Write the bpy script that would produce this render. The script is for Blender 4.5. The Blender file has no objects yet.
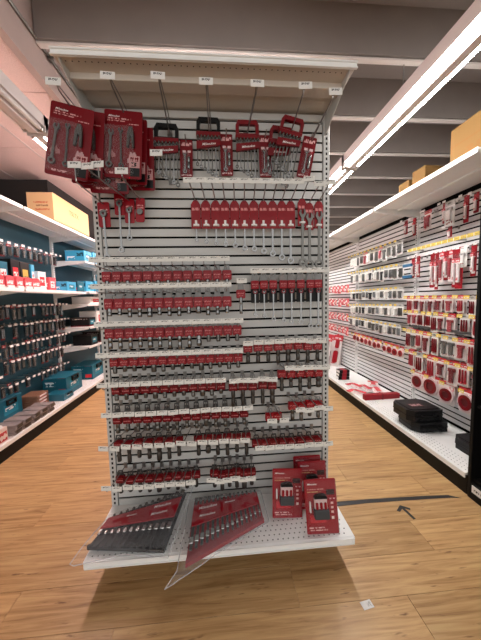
import bpy, bmesh, math, random
from mathutils import Vector, Matrix
random.seed(11)
S = bpy.context.scene
COL = S.collection
PI = math.pi

# ------------------------------------------------------------------ camera
cam = bpy.data.cameras.new('camera')
cam.sensor_fit = 'HORIZONTAL'; cam.sensor_width = 36.0
cam.lens = 264.22 * 36.0 / 481.0
cam.clip_start = 0.05; cam.clip_end = 100
camo = bpy.data.objects.new('camera', cam); COL.objects.link(camo)
_r = Vector((0.99675, -0.07749, -0.02199)); _u = Vector((0.02803, 0.07763, 0.99659)); _w = Vector((0.07552, 0.99397, -0.07955))
camo.matrix_world = Matrix(((_r.x, _u.x, -_w.x, 0.0121), (_r.y, _u.y, -_w.y, -1.4206), (_r.z, _u.z, -_w.z, 1.2881), (0, 0, 0, 1)))
S.camera = camo
# ------------------------------------------------------------------ world + exposure
wd = bpy.data.worlds.new('world'); S.world = wd; wd.use_nodes = True
wd.node_tree.nodes['Background'].inputs[0].default_value = (1.0, 0.985, 0.96, 1)
wd.node_tree.nodes['Background'].inputs[1].default_value = 1.25
S.view_settings.view_transform = 'Standard'; S.view_settings.look = 'None'
S.view_settings.exposure = 0.06; S.view_settings.gamma = 1.0
TUBE_R = 76.0      # lamps of the right aisle
TUBE_L = 104.0      # lamps of the left aisle

# ------------------------------------------------------------------ materials
MATS = {}
def srgb(r, g, b):
    f = lambda c: (c/255/12.92) if c <= 10 else ((c/255+0.055)/1.055)**2.4
    return (f(r), f(g), f(b), 1)
def mat(name, col, rough=.5, metal=0., alpha=1., emit=None, estr=0., spec=.5, bump=0., bscale=60., vary=0.):
    if name in MATS: return MATS[name]
    m = bpy.data.materials.new(name); m.use_nodes = True; MATS[name] = m
    nt = m.node_tree; b = nt.nodes['Principled BSDF']
    b.inputs['Base Color'].default_value = col
    b.inputs['Roughness'].default_value = rough; b.inputs['Metallic'].default_value = metal
    b.inputs['Alpha'].default_value = alpha; b.inputs['Specular IOR Level'].default_value = spec
    if emit: b.inputs['Emission Color'].default_value = emit; b.inputs['Emission Strength'].default_value = estr
    if vary or bump:
        tc = nt.nodes.new('ShaderNodeTexCoord'); nz = nt.nodes.new('ShaderNodeTexNoise'); nz.inputs['Scale'].default_value = bscale
        nt.links.new(tc.outputs['Object'], nz.inputs['Vector'])
        if vary:
            mr = nt.nodes.new('ShaderNodeMapRange'); mr.inputs['To Min'].default_value = 1-vary; mr.inputs['To Max'].default_value = 1+vary
            nt.links.new(nz.outputs['Fac'], mr.inputs['Value'])
            mx = nt.nodes.new('ShaderNodeVectorMath'); mx.operation = 'SCALE'; mx.inputs[0].default_value = col[:3]
            nt.links.new(mr.outputs[0], mx.inputs['Scale']); nt.links.new(mx.outputs[0], b.inputs['Base Color'])
        if bump:
            bp = nt.nodes.new('ShaderNodeBump'); bp.inputs['Strength'].default_value = bump; bp.inputs['Distance'].default_value = .003
            nt.links.new(nz.outputs['Fac'], bp.inputs['Height']); nt.links.new(bp.outputs['Normal'], b.inputs['Normal'])
    return m
def print_mat(name, base, rects, rough=.35, axes='XZ', spec=.3):
    """flat print on a thing: rectangles in the thing's own bounding box, text-like where 'texty' > 0"""
    if name in MATS: return MATS[name]
    m = bpy.data.materials.new(name); m.use_nodes = True; MATS[name] = m
    nt = m.node_tree; N = nt.nodes; L = nt.links; b = N['Principled BSDF']
    b.inputs['Roughness'].default_value = rough; b.inputs['Specular IOR Level'].default_value = spec
    tc = N.new('ShaderNodeTexCoord'); sp = N.new('ShaderNodeSeparateXYZ'); L.new(tc.outputs['Generated'], sp.inputs[0])
    U, V = sp.outputs[axes[0]], sp.outputs[axes[1]]
    cur = None
    def cmp(sock, lo, hi):
        n = N.new('ShaderNodeMath'); n.operation = 'COMPARE'; L.new(sock, n.inputs[0])
        n.inputs[1].default_value = (lo+hi)/2; n.inputs[2].default_value = (hi-lo)/2; return n.outputs[0]
    def mul(a, c):
        n = N.new('ShaderNodeMath'); n.operation = 'MULTIPLY'; L.new(a, n.inputs[0]); L.new(c, n.inputs[1]); return n.outputs[0]
    for (u0, u1, v0, v1, col, texty) in rects:
        k = mul(cmp(U, u0, u1), cmp(V, v0, v1))
        if texty:
            nz = N.new('ShaderNodeTexNoise'); nz.inputs['Scale'].default_value = texty; nz.inputs['Detail'].default_value = 0
            L.new(tc.outputs['Generated'], nz.inputs['Vector'])
            g = N.new('ShaderNodeMath'); g.operation = 'GREATER_THAN'; L.new(nz.outputs['Fac'], g.inputs[0]); g.inputs[1].default_value = .47
            k = mul(k, g.outputs[0])
        mx = N.new('ShaderNodeMix'); mx.data_type = 'RGBA'; L.new(k, mx.inputs['Factor'])
        if cur is None: mx.inputs['A'].default_value = base
        else: L.new(cur, mx.inputs['A'])
        mx.inputs['B'].default_value = col; cur = mx.outputs['Result']
    L.new(cur, b.inputs['Base Color'])
    return m

RED = srgb(150, 10, 27); DRED = srgb(116, 7, 20); WHITE = srgb(236, 232, 228); INK = srgb(40, 38, 38); BLK = srgb(22, 22, 23)  # DRED: deep red, also the canopy shade put into top-row reds
M_white = mat('white_steel', srgb(242, 242, 240), .42, vary=.03, bscale=14)
M_slat = mat('slat_paint', srgb(205, 205, 202), .45, vary=.03, bscale=9)
M_slatR = mat('slat_paint_wall_run', srgb(226, 226, 226), .45, vary=.03, bscale=9)
M_canopy = mat('beige_canopy_paint', srgb(206, 197, 186), .5, vary=.03, bscale=14)
M_groove = mat('groove_dark', srgb(12, 12, 12), .9, spec=.1)
M_slot = mat('slot_dark', srgb(16, 16, 16), .9)
M_black = mat('black_steel', srgb(10, 10, 11), .5, spec=.2)
M_blackp = mat('black_plastic', srgb(22, 22, 23), .4, spec=.18)
M_case = mat('case_plastic', srgb(26, 26, 28), .36, spec=.3, bump=.15, bscale=300)
M_wire = mat('zinc_wire', srgb(150, 148, 145), .32, metal=.9)
M_chrome = mat('chrome', srgb(140, 140, 140), .24, metal=1.)
M_dksteel = mat('dark_steel', srgb(112, 110, 106), .32, metal=.9)
M_gun = mat('black_oxide', srgb(84, 81, 78), .38, metal=.8)
M_bright = mat('polished_steel', srgb(215, 215, 215), .18, metal=1.)
M_bkox = mat('satin_black_tool', srgb(24, 24, 25), .4, spec=.25)
M_tab = mat('grey_hanger_plastic', srgb(138, 140, 140), .35)
M_tabk = mat('black_hanger_plastic', srgb(62, 62, 63), .4)
M_redp = mat('red_plastic', RED, .35, spec=.35)
M_redd = mat('deep_and_shaded_red_plastic', DRED, .35, spec=.35)  # true deep red elsewhere; on top-row wrench sets it paints canopy shade
M_clear = mat('clear_blister', srgb(235, 235, 240), .1, alpha=.05, spec=.6)
M_bag = mat('clear_bag', srgb(238, 240, 245), .14, alpha=.1, spec=.8, bump=1., bscale=28)
M_edge_sheen = mat('bag_edge_sheen', srgb(235, 235, 238), .25, alpha=.4)  # whitish sheen of the bag outline as a pale colour
M_paper = mat('white_paper', srgb(240, 238, 234), .7)
M_logo = mat('white_print', srgb(242, 238, 236), .5)
M_tealbk = mat('teal_back_panel', srgb(22, 70, 84), .55, vary=.1, bscale=4)
M_teal = mat('teal_plastic', srgb(22, 96, 116), .35)
M_cyan = mat('bright_blue_board', srgb(70, 170, 208), .5)
M_yellow = mat('yellow_tag', srgb(240, 205, 70), .55)
M_tape = mat('black_tape', srgb(34, 33, 34), .5, bump=.3, bscale=40)
M_partition = mat('black_partition', srgb(22, 17, 16), .8)

def wood(name, dark=1.):
    m = bpy.data.materials.new(name); m.use_nodes = True; nt = m.node_tree; N = nt.nodes; L = nt.links; b = N['Principled BSDF']
    tc = N.new('ShaderNodeTexCoord'); oi = N.new('ShaderNodeObjectInfo')
    ad = N.new('ShaderNodeVectorMath'); ad.operation = 'ADD'
    sc = N.new('ShaderNodeVectorMath'); sc.operation = 'SCALE'; sc.inputs[0].default_value = (31, 17, 9)
    L.new(oi.outputs['Random'], sc.inputs['Scale']); L.new(tc.outputs['Object'], ad.inputs[0]); L.new(sc.outputs[0], ad.inputs[1])
    mp = N.new('ShaderNodeMapping'); mp.inputs['Scale'].default_value = (1.8, 30, 1); L.new(ad.outputs[0], mp.inputs['Vector'])
    n1 = N.new('ShaderNodeTexNoise'); n1.inputs['Scale'].default_value = 1.6; n1.inputs['Detail'].default_value = 7; n1.inputs['Roughness'].default_value = .62
    n1.inputs['Distortion'].default_value = .7; L.new(mp.outputs[0], n1.inputs['Vector'])
    cr = N.new('ShaderNodeValToRGB'); e = cr.color_ramp.elements
    e[0].position = .28; e[0].color = srgb(146, 108, 68); e[1].position = .74; e[1].color = srgb(214, 180, 128)
    x = e.new(.42); x.color = srgb(182, 142, 94); x = e.new(.56); x.color = srgb(200, 161, 112)
    L.new(n1.outputs['Fac'], cr.inputs[0])
    # knots / dark streaks with a shape of their own
    mp2 = N.new('ShaderNodeMapping'); mp2.inputs['Scale'].default_value = (2.4, 14, 1); L.new(ad.outputs[0], mp2.inputs['Vector'])
    n2 = N.new('ShaderNodeTexNoise'); n2.inputs['Scale'].default_value = 4.2; n2.inputs['Detail'].default_value = 3; L.new(mp2.outputs[0], n2.inputs['Vector'])
    r2 = N.new('ShaderNodeMapRange'); r2.inputs['From Min'].default_value = .66; r2.inputs['From Max'].default_value = .76; L.new(n2.outputs['Fac'], r2.inputs['Value'])
    mx = N.new('ShaderNodeMix'); mx.data_type = 'RGBA'; L.new(r2.outputs[0], mx.inputs['Factor']); L.new(cr.outputs[0], mx.inputs['A']); mx.inputs['B'].default_value = srgb(120, 84, 52)
    hs = N.new('ShaderNodeHueSaturation'); L.new(mx.outputs['Result'], hs.inputs['Color'])
    vr = N.new('ShaderNodeMapRange'); vr.inputs['To Min'].default_value = .9*dark; vr.inputs['To Max'].default_value = 1.08*dark; L.new(oi.outputs['Random'], vr.inputs['Value'])
    L.new(vr.outputs[0], hs.inputs['Value']); L.new(hs.outputs[0], b.inputs['Base Color'])
    b.inputs['Roughness'].default_value = .36; b.inputs['Specular IOR Level'].default_value = .35
    bp = N.new('ShaderNodeBump'); bp.inputs['Strength'].default_value = .12; bp.inputs['Distance'].default_value = .002
    L.new(n1.outputs['Fac'], bp.inputs['Height']); L.new(bp.outputs[0], b.inputs['Normal'])
    return m
M_wood = wood('vinyl_wood_plank')
M_ceil = mat('ceiling_paint', srgb(160, 151, 146), .8, vary=.06, bscale=3)
M_web = mat('beam_paint', srgb(152, 143, 138), .75, vary=.08, bscale=5)
M_flange_lit = mat('beam_flange_lit', srgb(240, 232, 226), .6)  # beam colour made lighter for the light caught on the undersides
M_tile = mat('fissured_tile', srgb(226, 196, 188), .9, bump=.8, bscale=120, vary=.12)
M_bulk = mat('bulkhead_paint', srgb(190, 168, 160), .75, vary=.05, bscale=6)
M_wall = mat('plain_wall', srgb(196, 190, 184), .8, vary=.04, bscale=2)
M_card = print_mat('cardboard_box_print', srgb(212, 176, 130), [(.25, .8, .62, .68, srgb(190, 90, 60), 26), (.35, .8, .5, .56, srgb(110, 70, 50), 30), (.3, .85, .36, .42, srgb(190, 90, 60), 26)], .8, 'XZ')
M_card2 = print_mat('cardboard_box_band', srgb(118, 88, 46), [(.0, 1., .56, .6, srgb(120, 84, 40), 0), (.2, .8, .25, .4, srgb(120, 84, 40), 14)], .8, 'YZ')
M_tag = print_mat('price_tag_print', srgb(232, 230, 224), [(.18, .8, .62, .86, srgb(90, 88, 86), 9)], .45)
M_tagb = print_mat('price_tag_print_big', srgb(236, 234, 230), [(.2, .8, .55, .85, srgb(70, 68, 66), 11)], .45)
M_tagw = print_mat('white_hook_tag', srgb(240, 236, 234), [(.3, .8, .6, .8, srgb(170, 160, 160), 9)], .45)
M_ytag = print_mat('yellow_hook_tag', srgb(222, 190, 78), [(.2, .85, .2, .55, srgb(250, 240, 200), 0), (.3, .7, .3, .5, srgb(120, 100, 60), 12)], .5)
M_hold = print_mat('red_holder_print', RED, [(.15, .85, .5, .62, srgb(225, 150, 150), 12), (.2, .8, .26, .36, srgb(205, 120, 120), 14)], .28)
M_hold2 = print_mat('dark_red_holder_print', DRED, [(.15, .85, .42, .56, srgb(205, 130, 130), 12)], .28)
M_rcard = print_mat('red_card_print', RED, [(.12, .88, .66, .72, srgb(230, 170, 170), 10), (.12, .88, .58, .62, srgb(230, 170, 170), 16)], .3)
M_rcardw = print_mat('red_card_print_bottom_white', srgb(140, 9, 24), [(.12, .88, .64, .74, srgb(222, 140, 140), 8), (.2, .85, .08, .16, srgb(240, 235, 232), 0), (.38, .62, .16, .3, srgb(240, 235, 232), 0)], .3)
M_pcard = print_mat('large_red_card_print', DRED, [(.08, .7, .865, .885, srgb(215, 160, 160), 22), (.08, .55, .835, .85, srgb(215, 160, 160), 26), (.6, .9, .8, .815, srgb(210, 150, 150), 20), (.62, .9, .2, .4, srgb(190, 150, 150), 12), (.08, .3, .3, .42, srgb(170, 110, 110), 11), (.08, .5, .06, .09, srgb(215, 160, 160), 20), (.7, .95, .04, .2, BLK, 0)], .3)
M_ccard = print_mat('charger_card_print', RED, [(.08, .6, .8, .82, srgb(225, 160, 150), 20), (.08, .5, .755, .77, srgb(225, 190, 130), 24), (.68, .94, .7, .8, srgb(48, 14, 18), 0), (.7, .95, .62, .64, srgb(230, 180, 180), 18),
    (.8, .88, .53, .57, srgb(235, 195, 190), 0), (.8, .88, .45, .49, srgb(235, 195, 190), 0), (.8, .88, .37, .41, srgb(235, 195, 190), 0), (.8, .88, .26, .31, srgb(240, 220, 215), 0),
    (.12, .62, .2, .34, srgb(196, 34, 48), 0), (.08, .55, .1, .125, srgb(235, 190, 185), 24), (.08, .65, .06, .08, srgb(235, 190, 185), 26)], .3)
M_wpack = print_mat('white_red_pack_print', srgb(232, 222, 220), [(0, 1, .82, 1, srgb(205, 60, 70), 0), (.1, .9, .86, .92, WHITE, 9), (.1, .6, .08, .2, srgb(200, 80, 85), 8)], .4)
M_gpack = print_mat('pale_pack_print', srgb(232, 230, 227), [(0, 1, .8, 1, srgb(188, 186, 182), 0), (.2, .8, .86, .93, srgb(120, 118, 116), 8), (.15, .85, .06, .16, srgb(150, 90, 90), 9)], .4)
M_tpack = print_mat('dark_teal_pack_print', srgb(20, 50, 60), [(0, 1, .8, 1, srgb(130, 28, 36), 0), (.15, .85, .85, .93, srgb(200, 190, 190), 8)], .4)
M_kpack = print_mat('black_pack_print', srgb(26, 24, 25), [(.1, .9, .82, .92, srgb(190, 180, 178), 8), (0, 1, 0, .12, srgb(110, 26, 32), 0)], .4)
M_dpack = print_mat('disc_pack_print', srgb(236, 226, 224), [(0, 1, .85, 1, srgb(200, 60, 68), 0), (.6, .95, .6, .8, srgb(220, 150, 150), 8)], .4)
M_tealbox = print_mat('teal_box_print', srgb(16, 92, 112), [(.1, .55, .55, .8, srgb(200, 220, 225), 7), (.65, .95, .15, .4, srgb(200, 40, 45), 0)], .4)
M_cybox = print_mat('blue_box_print', srgb(66, 164, 204), [(.1, .5, .2, .5, srgb(235, 240, 245), 6), (.6, .95, .5, .85, srgb(18, 70, 90), 5)], .45)
M_rbox = print_mat('red_white_box_print', srgb(214, 84, 92), [(.1, .9, .3, .6, srgb(245, 232, 230), 6)], .4)

# ------------------------------------------------------------------ mesh helpers
class MB:
    def __init__(s): s.bm = bmesh.new()
    def box(s, c, d, rot=None, bev=0):
        m = Matrix.Translation(c) @ (rot.to_4x4() if rot else Matrix()) @ Matrix.Diagonal((d[0], d[1], d[2], 1))
        r = bmesh.ops.create_cube(s.bm, size=1, matrix=m)
        if bev:
            es = list({e for v in r['verts'] for e in v.link_edges})
            bmesh.ops.bevel(s.bm, geom=es, offset=bev, segments=1 if bev < .004 else 2, affect='EDGES', profile=.6)
        return s
    def cyl(s, p0, p1, r0, r1=None, n=10):
        p0, p1 = Vector(p0), Vector(p1); r1 = r0 if r1 is None else r1; d = p1-p0
        m = Matrix.Translation((p0+p1)/2) @ d.to_track_quat('Z', 'Y').to_matrix().to_4x4()
        bmesh.ops.create_cone(s.bm, cap_ends=True, segments=n, radius1=r0, radius2=r1, depth=d.length, matrix=m); return s
    def tube(s, pts, r, n=6):
        pts = [Vector(p) for p in pts]; rings = []
        for i, p in enumerate(pts):
            t = (pts[min(i+1, len(pts)-1)]-pts[max(i-1, 0)]).normalized(); q = t.to_track_quat('Z', 'Y')
            rings.append([s.bm.verts.new(p + q @ Vector((r*math.cos(2*PI*k/n), r*math.sin(2*PI*k/n), 0))) for k in range(n)])
        for a, b in zip(rings, rings[1:]):
            for k in range(n): s.bm.faces.new((a[k], a[(k+1) % n], b[(k+1) % n], b[k]))
        s.bm.faces.new(rings[0][::-1]); s.bm.faces.new(rings[-1]); return s
    def prism(s, poly, y0, y1, M=None):
        """polygon in x,z pushed from y0 to y1"""
        a = [s.bm.verts.new(Vector((x, y0, z))) for x, z in poly]; b = [s.bm.verts.new(Vector((x, y1, z))) for x, z in poly]
        n = len(poly)
        s.bm.faces.new(a); s.bm.faces.new(b[::-1])
        for k in range(n): s.bm.faces.new((a[k], b[k], b[(k+1) % n], a[(k+1) % n]))
        if M is not None: bmesh.ops.transform(s.bm, matrix=M, verts=a+b)
        return s
    def frame(s, outer, inner, y0, y1, M=None):
        n = len(outer); vs = []
        for y in (y0, y1):
            vs.append([s.bm.verts.new((x, y, z)) for x, z in outer]); vs.append([s.bm.verts.new((x, y, z)) for x, z in inner])
        o0, i0, o1, i1 = vs
        for k in range(n):
            j = (k+1) % n
            s.bm.faces.new((o0[k], o0[j], i0[j], i0[k])); s.bm.faces.new((o1[k], i1[k], i1[j], o1[j]))
            s.bm.faces.new((o0[k], o1[k], o1[j], o0[j])); s.bm.faces.new((i0[k], i0[j], i1[j], i1[k]))
        if M is not None: bmesh.ops.transform(s.bm, matrix=M, verts=o0+i0+o1+i1)
        return s
    def lathe(s, prof, c=(0, 0, 0), n=12):
        rings = []
        for r, z in prof: rings.append([s.bm.verts.new((c[0]+r*math.cos(2*PI*k/n), c[1]+r*math.sin(2*PI*k/n), c[2]+z)) for k in range(n)])
        for a, b in zip(rings, rings[1:]):
            for k in range(n): s.bm.faces.new((a[k], a[(k+1) % n], b[(k+1) % n], b[k]))
        s.bm.faces.new(rings[0][::-1]); s.bm.faces.new(rings[-1]); return s
    def xf(s, M): bmesh.ops.transform(s.bm, matrix=M, verts=s.bm.verts[:]); return s
    def mesh(s, name, m, smooth=False):
        bmesh.ops.recalc_face_normals(s.bm, faces=s.bm.faces[:])
        me = bpy.data.meshes.new(name); s.bm.to_mesh(me); s.bm.free()
        me.materials.append(m)
        if smooth:
            me.polygons.foreach_set('use_smooth', [True]*len(me.polygons)); me.set_sharp_from_angle(angle=.7)
        return me
def circ(r, n=14, cx=0, cz=0): return [(cx+r*math.cos(2*PI*k/n), cz+r*math.sin(2*PI*k/n)) for k in range(n)]
def rrect(w, h, r=.006, cx=0, cz=0, seg=3):
    p = []
    for sx, sz, a in ((1, 1, 0), (-1, 1, PI/2), (-1, -1, PI), (1, -1, 1.5*PI)):
        for k in range(seg+1):
            t = a+k*PI/2/seg; p.append((cx+sx*(w/2-r)+r*math.cos(t), cz+sz*(h/2-r)+r*math.sin(t)))
    return p
CACHE = {}
def cached(key, f):
    if key not in CACHE: CACHE[key] = f()
    return CACHE[key]
# ------------------------------------------------------------------ object helpers
def thing(name, label, cat, loc=(0, 0, 0), rot=(0, 0, 0), group=None):
    o = bpy.data.objects.new(name, None); COL.objects.link(o); o.empty_display_size = .02
    o.location = loc; o.rotation_euler = rot; o['label'] = label; o['category'] = cat
    if group: o['group'] = group
    return o
def part(name, me, parent, loc=(0, 0, 0), rot=(0, 0, 0), kind=None, label=None, scale=None):
    o = bpy.data.objects.new(name, me); COL.objects.link(o); o.parent = parent; o.location = loc; o.rotation_euler = rot
    if kind: o['kind'] = kind
    if label: o['label'] = label
    if scale: o.scale = scale
    return o
def solo(name, me, label, cat, loc=(0, 0, 0), rot=(0, 0, 0), group=None):
    o = bpy.data.objects.new(name, me); COL.objects.link(o); o.location = loc; o.rotation_euler = rot; o['label'] = label; o['category'] = cat
    if group: o['group'] = group
    return o
def struct(name, me, loc=(0, 0, 0), rot=(0, 0, 0), label=None):
    o = bpy.data.objects.new(name, me); COL.objects.link(o); o.location = loc; o.rotation_euler = rot; o['kind'] = 'structure'
    if label: o['label'] = label
    return o
ORD = 'first second third fourth fifth sixth seventh eighth ninth tenth eleventh twelfth thirteenth fourteenth fifteenth sixteenth'.split()
lerp = lambda a, b, t: a+(b-a)*t
def text_mesh(s, size, m, shear=.0, ext=.0004, bold=0.):
    cu = bpy.data.curves.new('lettering', 'FONT'); cu.body = s; cu.size = size; cu.shear = shear; cu.extrude = ext; cu.align_x = 'CENTER'; cu.align_y = 'CENTER'; cu.offset = bold
    cu.resolution_u = 2
    o = bpy.data.objects.new('lettering', cu); COL.objects.link(o)
    me = bpy.data.meshes.new_from_object(o.evaluated_get(bpy.context.evaluated_depsgraph_get()))
    bpy.data.objects.remove(o); bpy.data.curves.remove(cu)
    me.transform(Matrix.Rotation(PI/2, 4, 'X')); me.materials.clear(); me.materials.append(m); return me
LOGO = text_mesh('Milwaukee', 1.0, M_logo, .35, .004, .012)
def logo(parent, loc, width, rot=(0, 0, 0)):
    k = width/4.6
    return part('logo_lettering', LOGO, parent, loc, rot, scale=(k, k, k))

# ================================================================== SETTING
floor = struct('floor', MB().box((0, 2.5, -.054), (14, 15, .1)).mesh('floor', M_wood))
def plank_mesh(w): return cached(('plank', round(w, 3)), lambda: MB().box((0, 0, 0), (w, .1775, .004), bev=.0007).mesh('plank', M_wood))
PR = .179; PL = 1.22
for r in range(int(8.3/PR)):
    y = -1.6+r*PR; off = (r*0.47) % PL
    for c in range(6):
        x = -2.9-off+c*PL+PL/2+.4
        if abs(x) < .15 and y > .6: continue
        part('plank', plank_mesh(PL-.0015), floor, (x, y, -.002))

ceil = struct('ceiling', MB().box((3.3, 3.0, 3.76), (9.4, 14, .1)).mesh('ceiling', M_ceil))
web_me = MB().box((0, 0, .215), (9.3, .04, .39)).mesh('beam', M_web)
fl_me = MB().box((0, .02, .006), (9.3, .05, .014)).mesh('beam_flange', M_flange_lit)
for k in range(-4, 11):
    b = part('beam', web_me, ceil, (3.3, .905+k*.722, 3.3))
    part('flange', fl_me, b)
bulk = struct('trim_1', MB().box((-1.39, 3.0, 3.4), (.06, 14, .62)).mesh('bulkhead', M_bulk), label='grey painted bulkhead between the beamed and tiled ceilings')
part('conduit', MB().cyl((-1.345, -4, 3.325), (-1.345, 10, 3.325), .012).mesh('conduit', M_dksteel), bulk)
part('junction_box', MB().box((-1.34, 1.06, 3.325), (.03, .05, .05), bev=.003).mesh('junction_box', M_dksteel), bulk)
tceil = struct('ceiling_left', MB().box((-4.2, 3.0, 3.135), (5.56, 14, .05)).mesh('tile_ceiling_back', M_groove))
tile_me = MB().box((0, 0, 0), (.742, .852, .012), bev=.002).mesh('ceiling_tile', M_tile)
for i in range(5):
    for j in range(-3, 8): part('ceiling_tile', tile_me, tceil, (-1.75-.75*i-.03, 1.13+.86*j+.43, 3.104))
tee = mat('ceiling_grid_paint', srgb(206, 186, 180), .6)
for i in range(5): part('grid_tee', MB().box((-1.40-.75*i, 3.0, 3.098), (.02, 14, .012)).mesh('grid_tee', tee), tceil)
struct('wall_left', MB().box((-3.3, 6.3, 1.485), (2.0, 7.55, 2.97)).mesh('wall_left', M_partition), label='black partition behind the left shelving')
struct('wall_back', MB().box((0, 9.9, 1.85), (14, .1, 3.7)).mesh('wall_back', M_wall))
struct('wall_right', MB().box((6.9, 3, 1.85), (.1, 14, 3.7)).mesh('wall_right', M_wall))
struct('wall_side_left', MB().box((-6.9, 3, 1.85), (.1, 14, 3.7)).mesh('wall_side_left', M_wall))['kind'] = 'structure'

# ------------------------------------------------------------------ fluorescent fixtures
HOUS = mat('fixture_enamel', srgb(236, 224, 220), .4)
def fixture(x, y0, y1, z, label, emitcol, strength, gap=.115, width=.27, lit=True):
    L = y1-y0
    t = thing('fluorescent_fixture', label, 'ceiling light', (x, y0, z), group='fluorescent ceiling fixtures')
    M = Matrix.Rotation(0, 4, 'Z')
    hw = gap/2+.0165
    poly = [(-hw, .008), (-hw, .08), (-hw*.75, .1), (hw*.75, .1), (hw, .08), (hw, .008)]
    part('housing', MB().prism(poly, 0, L).mesh('housing', HOUS), t)
    me_ = mat('tube_glow_%s_%g' % ('r' if x > 0 else 'l', strength), (1, 1, 1, 1), .4, emit=emitcol, estr=strength) if lit else mat('tube_off', srgb(225, 215, 212), .3)
    for s in (-1, 1):
        tb = part('tube', MB().cyl((s*gap/2, .03, -.012), (s*gap/2, L-.03, -.012), .0145, n=8).mesh('tube', me_, True), t)
        part('end_cap', MB().cyl((s*gap/2, .012, -.012), (s*gap/2, .032, -.012), .017, n=8).cyl((s*gap/2, L-.032, -.012), (s*gap/2, L-.012, -.012), .017, n=8).mesh('end_cap', M_wire), tb)
    part('spine', MB().box((0, L/2, -.009), (.05, L-.02, .05), bev=.002).mesh('spine', HOUS), t)
    for e in (.004, L-.004): part('end_plate', MB().prism(poly, e-.004, e+.004).box((0, e, -.005), (gap+.04, .008, .045)).mesh('end_plate', HOUS), t)
    return t
WARM = (1, .97, .945, 1); PINK = (1, .76, .72, 1)
RFX = [(-.43, .835, 'lit twin-tube strip light hanging nearest over the right aisle'), (.86, 2.12, 'second lit twin-tube strip light along the right aisle'), (2.145, 3.41, 'third lit twin-tube strip light along the right aisle'), (3.435, 4.7, 'fourth lit twin-tube strip light along the right aisle'), (4.725, 6.0, 'farthest lit twin-tube strip light over the right aisle')]
for i, (ya, yb, lb) in enumerate(RFX):
    f = fixture(1.149, ya, yb, 2.40, lb, WARM, TUBE_R, .094, .215)
    if i == 0: part('cable', MB().cyl((-.02, .60, .07), (.519, 1.36, .89), .004, n=6).mesh('cable', M_dksteel), f)
    else: part('cable', MB().cyl((0, .63, .07), (0, .63, .89), .004, n=6).mesh('cable', M_dksteel), f)
fixture(-1.135, -.79, .45, 2.40, 'unlit strip light hanging at the left edge', PINK, 0, .094, .2, lit=False)
for (ya, yb, lb) in [(.48, 1.74, 'glowing pinkish strip light just behind the hanging red pack'), (1.765, 3.03, 'second glowing pinkish strip light down the left aisle'), (3.055, 4.32, 'third glowing pinkish strip light down the left aisle'), (4.345, 5.6, 'farthest glowing pinkish strip light over the left aisle')]:
    f = fixture(-1.135, ya, yb, 2.40, lb, PINK, TUBE_L, .094, .2)
    part('cable', MB().cyl((0, .63, .09), (0, .63, .89), .004, n=6).mesh('cable', M_dksteel), f)

# ================================================================== ENDCAP
PITCH = .0484; G0 = .403
def slat_mesh(w, m, key):
    def f():
        h = PITCH-(.0135 if m is M_slatR else .0105)
        return MB().prism([(-w/2, -h/2), (w/2, -h/2), (w/2, h/2), (-w/2, h/2)], -.007, -.002).mesh('slat', m)
    return cached(('slat', key), f)
def holes(rows, cols, x0, x1, y0, y1, z, r=.0035):
    mb = MB()
    for i in range(rows):
        for j in range(cols):
            x = lerp(x0, x1, (j+.5*(i % 2))/(cols-.5)); y = lerp(y0, y1, i/max(1, rows-1))
            bmesh.ops.create_circle(mb.bm, cap_ends=True, segments=6, radius=r, matrix=Matrix.Translation((x, y, z)))
    return mb.mesh('perforation', M_slot)
def upright(parent, x, y, z0, z1, face, m, w=.032, d=.05):
    """slotted post; face = outward normal 2D"""
    u = part('upright', MB().box((x, y, (z0+z1)/2), (w if face[1] else d, d if face[1] else w, z1-z0), bev=.002).mesh('upright', m), parent)
    mb = MB(); n = int((z1-z0-.1)/.0254)
    for k in range(n):
        z = z0+.06+k*.0254
        if face[1]: mb.box((x, y+face[1]*d/2, z), (.009, .0012, .0135))
        else: mb.box((x+face[0]*d/2, y, z), (.0012, .009, .0135))
    part('slot_column', mb.mesh('slot_column', M_slot), u, kind='stuff')
    return u
ec = thing('endcap_display', 'white slatwall end display unit covered with red carded sockets and wrenches', 'display stand', (0, 0, 0))
part('back_panel', MB().box((0, .024, 1.2), (1.16, .02, 2.1)).mesh('back_panel', M_groove), ec)
for k in range(-5, 37):
    part('slat', slat_mesh(1.145, M_slat, 'endcap'), ec, (0, .0075, G0+PITCH*(k+.5)))
part('top_rail', MB().box((0, .002, 2.215), (1.15, .02, .034), bev=.003).mesh('top_rail', M_slat), ec)
for s in (-1, 1): upright(ec, s*.594, .022, .05, 2.26, (0, -1), M_slat, .034, .05)
# base deck
deck = part('base_deck', MB().box((0, -.155, .162), (1.22, .31, .016), bev=.002).mesh('base_deck', M_white), ec)
part('front_lip', MB().box((0, -.312, .151), (1.22, .006, .036), bev=.0015).box((0, -.318, .166), (1.21, .008, .004)).box((0, -.317, .138), (1.21, .006, .004)).mesh('front_lip', M_white), deck)
for s in (-1, 1): part('side_lip', MB().box((s*.6085, -.155, .15), (.004, .306, .034)).mesh('side_lip', M_white), deck)
part('perforation', holes(5, 48, -.58, .58, -.292, -.19, .1704), deck, kind='stuff')
part('kick_plate', MB().box((0, -.10, .072), (1.13, .012, .144)).mesh('kick_plate', M_black), ec)
for s in (-1, 1): part('side_kick', MB().box((s*.56, -.035, .072), (.012, .12, .144)).mesh('side_kick', M_black), ec)
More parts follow.
